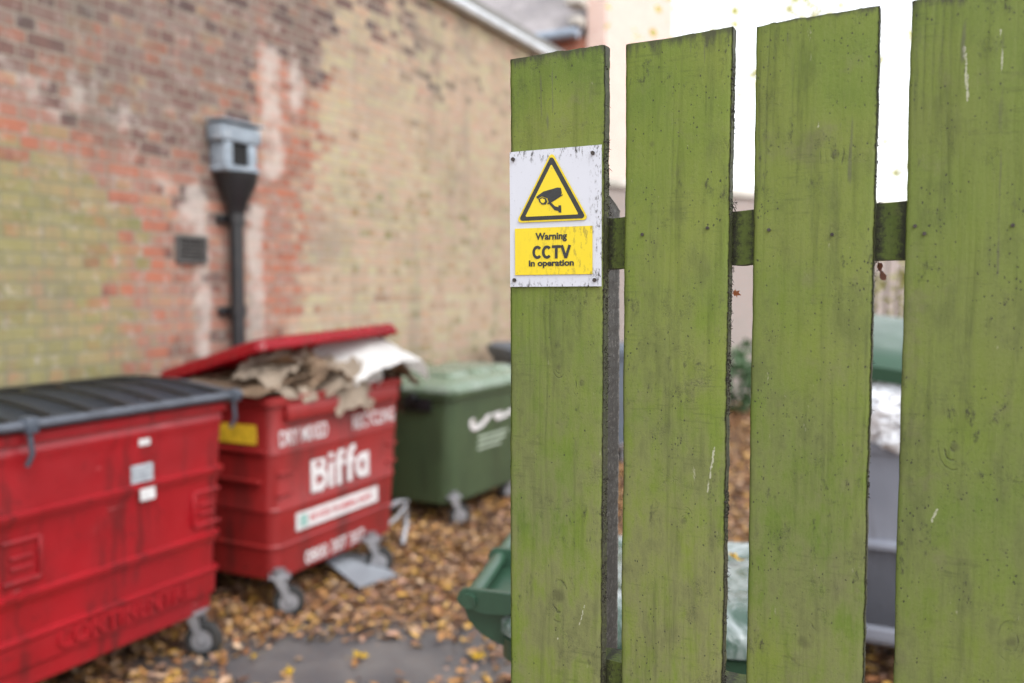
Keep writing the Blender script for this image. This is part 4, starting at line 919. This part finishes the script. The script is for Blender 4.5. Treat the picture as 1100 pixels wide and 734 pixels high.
# ================================================================== FENCE
# local frame: x along the boards (to the right and nearer), y away from the camera, z up; x = 0 is the middle of the first board
FO = Vector((0.0486, 0.955, 0)); RFN = math.atan2(-0.4532, 0.8914)
FN = empty('picket_fence', FO, RFN, 'green stained picket fence of broad upright boards with dark weathered edges', 'fence')
TOP = 1.951; BT = 0.0155
def fence_local(px, py, y=0.0):
    """where the sight line meets the plane y of the fence frame"""
    ex = Vector((math.cos(RFN), math.sin(RFN), 0)); ey = Vector((-math.sin(RFN), math.cos(RFN), 0))
    d = ray(px, py); o_ = Vector((0, 0, H)) - FO
    k = (y - o_.dot(ey)) / d.dot(ey); q_ = o_ + d * k
    return q_.dot(ex), q_.z
def board(x0, x1, z0, z1, th, seed, knots=(), marks=(), detail=True, name='picket', zdet=1.2, mat='wood', y0=0.0, slope=0.0, topd=0.03, tone=0.0, pale=()):
    wd = x1 - x0; nxx = 56 if detail else 8
    zs = [z0] + list(np.arange(max(z0 + 0.1, zdet), z1, 0.003 if detail else 0.05)) + [z1]
    hw = wd / 2; per = []          # cross-section, counter-clockwise seen from above: front, right, back, left
    for i in range(nxx + 1): per.append((-hw + wd * i / nxx, 0.0, 0))
    for k in (0.06, 0.2, 0.4, 0.6, 0.8, 0.94): per.append((hw, th * k, 1))
    for i in range(6): per.append((hw - wd * i / 5, th, 2))
    for k in (0.9, 0.6, 0.3, 0.1): per.append((-hw, th * k, 3))
    P = len(per); V = []; gr = []; kn = []; ed = []; tp = []; mk = []; kdl = []; pll = []
    for zi, z in enumerate(zs):
        jr = 0.0007 * mn.noise(Vector((seed * 3.1, 0, z * 45))) + 0.0009 * mn.noise(Vector((seed * 7.7, 3, z * 8))) + 0.0006 * mn.noise(Vector((seed, 9, z * 260)))
        jl = 0.0005 * mn.noise(Vector((seed * 5.3, 1, z * 60))) + 0.0010 * mn.noise(Vector((seed * 1.7, 6, z * 9)))
        for (x, y, sd) in per:
            t = (x + hw) / wd; xx = x + jr * t + jl * (1 - t)
            yy = y
            if sd == 0:                                  # arris worn round, front slightly cupped
                e_ = min(x + hw, hw - x); yy += 0.0016 * math.exp(-e_ / 0.0012) + 0.0012 * (2 * t - 1) ** 2 + 0.0003 * mn.noise(Vector((x * 60, seed, z * 12)))
            zz = z
            if zi == len(zs) - 1: zz = z + slope * x + 0.0016 * mn.noise(Vector((x * 90, seed, 0))) + 0.0008 * mn.noise(Vector((x * 320, seed, y * 200)))
            V.append((x0 + hw + xx, y0 + yy, zz))
            g = x + 0.012 * mn.noise(Vector((seed, x * 4, z * 1.6))) + 0.35 * (x - 0.3 * hw) ** 2 * math.sin(z * 2 + seed)
            kk = 0.0
            for (kx, kz, kr) in knots:
                dx, dz = x - kx, (z - kz) * 0.45; rr = math.hypot(dx, dz)
                g += kr * 0.9 * math.exp(-(rr / (kr * 2.6)) ** 2) * (1 if dx >= 0 else -1) * min(1, abs(dx) / (kr * 0.6))
                kk = max(kk, math.exp(-((math.hypot(dx, z - kz)) / kr) ** 2))
            gr.append(g); kn.append(kk)
            kdl.append(min([math.hypot(x - kx, (z - kz) * 0.62) / kr for kx, kz, kr in knots] + [6.0]))
            p__ = 0.0
            for (ax, az, bx, bz, pw_) in pale:
                dx_, dz_ = bx - ax, bz - az; q = max(0, min(1, ((x - ax) * dx_ + (z - az) * dz_) / (dx_ * dx_ + dz_ * dz_)))
                p__ = max(p__, math.exp(-(math.hypot(x - ax - q * dx_, z - az - q * dz_) / pw_) ** 2))
            pll.append(p__)
            e_ = min(x + hw, hw - x); er = hw - x
            ed.append(max(0.92 * math.exp(-er / (0.0022 + 0.0030 * max(0, mn.noise(Vector((seed, 4, z * 16)))))), 0.36 * math.exp(-(x + hw) / 0.0012)) if sd == 0 else (0.88 if sd == 1 else 0.6))
            tp.append(math.exp(-(z1 - z) / topd))
            m_ = 0.0
            for (mx, mz0, mz1, mw) in marks:
                if mz0 - 0.01 < z < mz1 + 0.01:
                    wv = 0.0012 * mn.noise(Vector((z * 20, mx, seed)))
                    m_ = max(m_, math.exp(-((x - mx - wv) / mw) ** 2) * sm(mz0 - 0.01, mz0 + 0.01, z) * sm(mz1 + 0.01, mz1 - 0.01, z))
            mk.append(m_)
    Fc = []
    for zi in range(len(zs) - 1):
        for k in range(P): a = zi * P + k; b2 = zi * P + (k + 1) % P; Fc.append((a, b2, b2 + P, a + P))
    Fc.append(tuple(range(P))[::-1]); Fc.append(tuple((len(zs) - 1) * P + k for k in range(P)))
    me = bpy.data.meshes.new(name); me.from_pydata(V, [], Fc)
    for nm, arr in (('grain', gr), ('knot', kn), ('edge', ed), ('topdark', tp), ('mark', mk), ('kd', kdl), ('pale', pll), ('tone', [tone] * len(V))):
        a = me.attributes.new(nm, 'FLOAT', 'POINT'); a.data.foreach_set('value', np.array(arr, dtype=np.float32))
    o = linkme(name, me, M[mat], FN, 50)
    return o
XS = [(-0.0568, 0.0538), (0.0767, 0.1856), (0.2093, 0.3184), (0.3443, 0.4535), (0.479, 0.588), (0.614, 0.723)]
def lx(i, px, py): x, z = fence_local(px, py); return x - (XS[i][0] + XS[i][1]) / 2, z
def knot(i, px, py, r): x, z = lx(i, px, py); return (x, z, r)
def mark(i, px0, py0, py1, w_):
    x, z = lx(i, px0, py0); x2, z2 = lx(i, px0, py1); return (x, min(z, z2), max(z, z2), w_)
K = [[knot(0, 625, 412, 0.006), knot(0, 600, 395, 0.004), knot(0, 600, 640, 0.010)],
     [knot(1, 700, 155, 0.006), knot(1, 735, 560, 0.005)],
     [knot(2, 897, 165, 0.007), knot(2, 862, 690, 0.008)],
     [knot(3, 1025, 480, 0.007), knot(3, 1085, 690, 0.006)], [], []]
MK = [[mark(0, 582, 78, 130, 0.0016), mark(0, 594, 72, 125, 0.0016), mark(0, 588, 120, 140, 0.0022)],
      [mark(1, 700, 55, 62, 0.001), mark(1, 757, 40, 72, 0.0012), mark(1, 742, 45, 60, 0.001)],
      [mark(2, 848, 30, 135, 0.0006), mark(2, 915, 120, 200, 0.002)],
      [mark(3, 1036, 20, 70, 0.0022), mark(3, 1080, 10, 300, 0.0012)], [], []]
def pmark(i, px0, py0, px1, py1, w_): a = lx(i, px0, py0); c_ = lx(i, px1, py1); return (a[0], a[1], c_[0], c_[1], w_)
PL = [[pmark(0, 622, 672, 628, 650, 0.0010), pmark(0, 600, 688, 598, 684, 0.0014)], [pmark(1, 767, 482, 763, 505, 0.0016), pmark(1, 763, 508, 760, 530, 0.0011)], [pmark(2, 880, 136, 878, 128, 0.0008)],
      [pmark(3, 1007, 548, 1001, 560, 0.0014), pmark(3, 1036, 50, 1040, 110, 0.0016), pmark(3, 1075, 30, 1077, 80, 0.0010)], [], []]
boards = []
for i, (a, b_) in enumerate(XS):
    boards.append(board(a, b_, 0.06, TOP + (0.0, -0.001, 0.0015, 0.003, 0, 0)[i], BT, i + 1.3, K[i], MK[i], i < 4, slope=(0.03, 0.05, 0.035, 0.0, 0, 0)[i], topd=(0.016, 0.022, 0.007, 0.014, 0.01, 0.01)[i], tone=(0.15, 0.1, 0.35, 0.62, 0.5, 0.4)[i], pale=PL[i]))
# rails behind the boards
def rail(z0, h, tilt, detail):
    bm = bmesh.new(); L_ = 0.80; n_ = 160; rings = []
    lay = {nm: bm.verts.layers.float.new(nm) for nm in ('grain', 'knot', 'edge', 'topdark', 'mark', 'kd', 'tone')}
    for k in range(n_ + 1):
        x = -0.052 + L_ * k / n_; zc = z0 + tilt * x
        j1 = 0.0012 * mn.noise(Vector((x * 60, 1, z0))); j2 = 0.0016 * mn.noise(Vector((x * 50, 5, z0)))
        rings.append([bm.verts.new(p_) for p_ in ((x, BT + 0.0015, zc + j2), (x, BT + 0.0005 + 0.034, zc + j2), (x, BT + 0.0345, zc + h + j1), (x, BT + 0.0015, zc + h + j1))])
    for k in range(n_):
        for q_ in range(4): bm.faces.new((rings[k][q_], rings[k + 1][q_], rings[k + 1][(q_ + 1) % 4], rings[k][(q_ + 1) % 4]))
    bm.faces.new(rings[0]); bm.faces.new(rings[-1][::-1])
    for ring in rings:
        for v in ring:
            x = v.co.x; near = min(min(abs(x - e_) for e_ in ab) for ab in XS)
            v[lay['edge']] = 0.75 * math.exp(-near / 0.010) + 0.25; v[lay['grain']] = v.co.z; v[lay['kd']] = 6.0; v[lay['tone']] = 0.9
    return link('rail', bm, M['wood'], FN, 40)
rail(1.7195, 0.0535, 0.018, True); rail(1.236, 0.054, 0.0, True); rail(0.30, 0.07, 0.0, True)
# post
PZ = 1.822
pb = board(-0.050, 0.0262, 0.0, PZ, 0.075, 9.4, (), (), True, 'post', 1.2, 'post_wood', BT + 0.036, 0.0, 0.01)
for v in pb.data.vertices:
    if v.co.z > PZ - 0.15: v.co.z -= ((v.co.y - BT - 0.036) * 0.40 + 0.002 * mn.noise(Vector((v.co.x, v.co.y, 0)) * 60)) * (v.co.z - PZ + 0.15) / 0.15
# nails
for px, py in ((690, 252), (760, 245), (826, 247), (894, 252), (983, 243), (993, 251), (1088, 242)):
    x, z = fence_local(px, py); i = next((k for k, ab in enumerate(XS) if ab[0] < x < ab[1]), 3)
    bm = bmesh.new(); disc(bm, (x, -0.0004, z), (0, 1, 0), 0.0017, 0.0016, 9)
    link('nail', bm, M['nail'], boards[i], 40)
# dark moss and splinters hanging off the arrises
bm = bmesh.new()
for i, (a, b_) in enumerate(XS[:4]):
    dens = (520, 620, 120, 70)[i]
    for k in range(dens):
        z = random.uniform(1.22, TOP - 0.03)
        if mn.noise(Vector((i * 9.0, 0, z * 14))) < -0.05 and random.random() < 0.8: continue
        p_ = Vector((b_ - 0.0003, random.uniform(0.002, BT), z)); L_ = 0.0012 + 0.0045 * random.random() ** 2.5
        d = Vector((random.uniform(0.2, 1), random.uniform(-0.5, 0.5), random.uniform(-1, 1))).normalized()
        pts = [p_, p_ + d * L_ * 0.5 + Vector((0, 0, random.uniform(-1, 1) * L_ * 0.3)), p_ + d * L_ + Vector((0, 0, random.uniform(-1, 1) * L_ * 0.6))]
        tube(bm, pts, [0.00035, 0.00028, 0.0001], 4)
    for k in range(dens):
        z = random.uniform(1.22, TOP - 0.02)
        if mn.noise(Vector((i * 9.0, 0, z * 14))) < 0.0: continue
        r = bmesh.ops.create_icosphere(bm, subdivisions=1, radius=random.uniform(0.0005, 0.0014), matrix=Matrix.Translation((b_ - 0.0002, random.uniform(0.001, BT), z)))
# tufts where rail meets boards
for (a, b_) in XS[:4]:
    for k in range(50):
        p_ = Vector((b_ + random.uniform(0, 0.003), BT - random.uniform(0, 0.004), random.uniform(1.715, 1.785)))
        d = Vector((random.uniform(-0.2, 1), random.uniform(-0.6, 0.2), random.uniform(-1, 1))).normalized() * random.uniform(0.001, 0.004)
        tube(bm, [p_, p_ + d * 0.6, p_ + d + Vector((0, 0, -0.001))], [0.0004, 0.0003, 0.0001], 4)
mo = link('moss_fringe', bm, M['moss'], FN); mo['kind'] = 'stuff'
# leaves caught in the fence
ex = Vector((math.cos(RFN), math.sin(RFN), 0)); ey = Vector((-math.sin(RFN), math.cos(RFN), 0))
def fw(x, y, z): return FO + ex * x + ey * y + Vector((0, 0, z))
x, z = fence_local(790, 315, 0.012); one_leaf('dry_leaf', M['leaf_dry'], fw(x, 0.012, z), (R(75), 0.4, 0.2), 0.0065, 'shrivelled orange leaf caught on the edge of the second board')
x, z = fence_local(946, 292, 0.03); one_leaf('dry_leaf', M['leaf_dry'], fw(x, 0.03, z), (R(80), 1.0, 0.6), 0.010, 'curled brown leaf hanging below the rail left of the widest board', False)

# ================================================================== SIGN
def grime_attr(o, top, bot):
    me = o.data; a = me.attributes.new('grime', 'FLOAT', 'POINT')
    a.data.foreach_set('value', [max(0.0, 1 - (top - v.co.z) / 0.016) + 0.6 * max(0.0, 1 - (v.co.z - bot) / 0.010) + 0.8 * max(0, 1 - (SW / 2 - v.co.x) / 0.016) for v in me.vertices])
SW, SH = 0.1085, 0.147
sx_, sz_ = fence_local(549, 308); sx2, sz2 = fence_local(647.5, 156)
SGC = fw((sx_ + sx2) / 2 - 0.0003, -0.0022, (sz_ + sz2) / 2)
SW = (sx2 - sx_); SH = (sz2 - sz_)
SG = empty('warning_sign', SGC, RFN, 'white and yellow CCTV warning sign screwed to the first board', 'sign')
SG.rotation_euler = (0, R(-0.3), RFN)
bm = bmesh.new(); gx, gz = 40, 54
gv = [[bm.verts.new((-SW / 2 + SW * i / gx, 0.0, -SH / 2 + SH * j / gz)) for j in range(gz + 1)] for i in range(gx + 1)]
for i in range(gx):
    for j in range(gz): bm.faces.new((gv[i][j], gv[i + 1][j], gv[i + 1][j + 1], gv[i][j + 1]))
bmesh.ops.recalc_face_normals(bm, faces=bm.faces)
bmesh.ops.solidify(bm, geom=bm.faces[:], thickness=0.0012)
pl_ = link('plate', bm, M['sign_white'], SG, 40); grime_attr(pl_, SH / 2, -SH / 2)
def fp(poly, y, mat, name, parent=SG, th=0.0003, tri=True):
    """polygon in sign fractions (u right, v down from the top)"""
    bm = bmesh.new()
    T = Matrix(((1, 0, 0, 0), (0, 0, -1, y), (0, 1, 0, 0), (0, 0, 0, 1)))
    prism(bm, [((u - 0.5) * SW, (0.5 - v) * SH) for u, v in poly], T, th)
    o = link(name, bm, mat, parent)
    a = o.data.attributes.new('grime', 'FLOAT', 'POINT'); a.data.foreach_set('value', [0.6 * max(0, 1 - (SW / 2 - v.co.x) / 0.022) for v in o.data.vertices]); return o
def rtri(cx, top, bot, hw, r):
    """rounded triangle in sign fractions"""
    A_ = [Vector(((cx - 0.5) * SW, (0.5 - top) * SH)), Vector(((cx + hw - 0.5) * SW, (0.5 - bot) * SH)), Vector(((cx - hw - 0.5) * SW, (0.5 - bot) * SH))]
    out = []
    for k in range(3):
        p_, a, b2 = A_[k], A_[k - 1], A_[(k + 1) % 3]; da = (a - p_).normalized(); db = (b2 - p_).normalized()
        ang = da.angle(db); t = r / math.tan(ang / 2); c = p_ + (da + db).normalized() * r / math.sin(ang / 2)
        s_, e_ = p_ + da * t - c, p_ + db * t - c
        a0 = math.atan2(s_.y, s_.x); a1 = math.atan2(e_.y, e_.x)
        while a1 - a0 > PI: a1 -= 2 * PI
        while a1 - a0 < -PI: a1 += 2 * PI
        for q_ in range(6): an = a0 + (a1 - a0) * q_ / 5; v_ = c + Vector((math.cos(an), math.sin(an))) * r; out.append((v_.x / SW + 0.5, 0.5 - v_.y / SH))
    return out
Y0 = -0.0004
fp(rtri(0.475, 0.018, 0.525, 0.40, 0.0035), Y0 - 0.0005, M['sign_yellow'], 'triangle_edge')
fp(rtri(0.475, 0.045, 0.512, 0.37, 0.0028), Y0 - 0.0009, M['sign_black'], 'triangle_border')
fp(rtri(0.475, 0.112, 0.484, 0.292, 0.001), Y0 - 0.0013, M['sign_yellow'], 'triangle_field')
def cpx(pts):       # from survey of the icon on the plate, thousandths of its width / height
    return [((x - 106) / 361, (y - (133 - (x - 106) * 0.1)) / 528) for x, y in pts]
cam_o = fp(cpx([(217, 303), (246, 281), (302, 263), (315, 264), (319, 283), (316, 292), (268, 322), (262, 306), (240, 300), (224, 310)]), Y0 - 0.0017, M['sign_black'], 'camera_symbol')
fp(cpx([(226, 311), (240, 303), (256, 306), (262, 318), (256, 330), (240, 331), (230, 322)]), Y0 - 0.0017, M['sign_black'], 'camera_lens')
fp(cpx([(234, 312), (242, 307), (252, 311), (253, 320), (246, 326), (237, 322)]), Y0 - 0.0021, M['sign_yellow'], 'camera_lens_glass')
fp(cpx([(268, 326), (276, 321), (292, 335), (306, 338), (306, 331), (316, 330), (317, 358), (308, 358), (304, 352), (290, 350)]), Y0 - 0.0017, M['sign_black'], 'camera_bracket')
fp(cpx([(262, 324), (322, 288), (322, 292), (264, 330)]), Y0 - 0.0017, M['sign_black'], 'camera_edge_line')
fp([(0.062, 0.568), (0.912, 0.568), (0.912, 0.913), (0.062, 0.913)], Y0 - 0.0005, M['sign_yellow'], 'yellow_panel')
def stext(body, v, size, width, bold):
    text_obj('lettering', body, size, M['sign_black'], SG, ((0.468 - 0.5) * SW, Y0 - 0.0011, (0.5 - v) * SH), (R(90), 0, 0), bold, width, 0.0002, 'CENTER')
stext('Warning', 0.655, 0.0104, 0.345 * SW, 0.00030)
cw = 0.0030
def cee(x): return (arc(x + 0.0053, 0.0070, 0.0044, 0.0057, 42, 318, 18), cw)
strokes('lettering', [cee(0.0), cee(0.0115), ([(0.0228, 0.0127), (0.0330, 0.0127)], cw), ([(0.0279, 0.0115), (0.0279, 0.0)], cw), ([(0.0343, 0.0140), (0.0390, 0.0002)], cw), ([(0.0437, 0.0140), (0.0390, 0.0002)], cw)],
        M['sign_black'], SG, FRONT((0.47 - 0.5) * SW - 0.0219, Y0 - 0.0009, (0.5 - 0.795) * SH), 0.0003)
stext('in operation', 0.848, 0.0094, 0.495 * SW, 0.00030)
for u, v in ((0.045, 0.055), (0.915, 0.055), (0.055, 0.95), (0.935, 0.955)):
    bm = bmesh.new(); disc(bm, ((u - 0.5) * SW, -0.0016, (0.5 - v) * SH), (0, 1, 0), 0.0021, 0.0018, 16)
    sc_ = link('screw', bm, M['nail'], SG, 40)
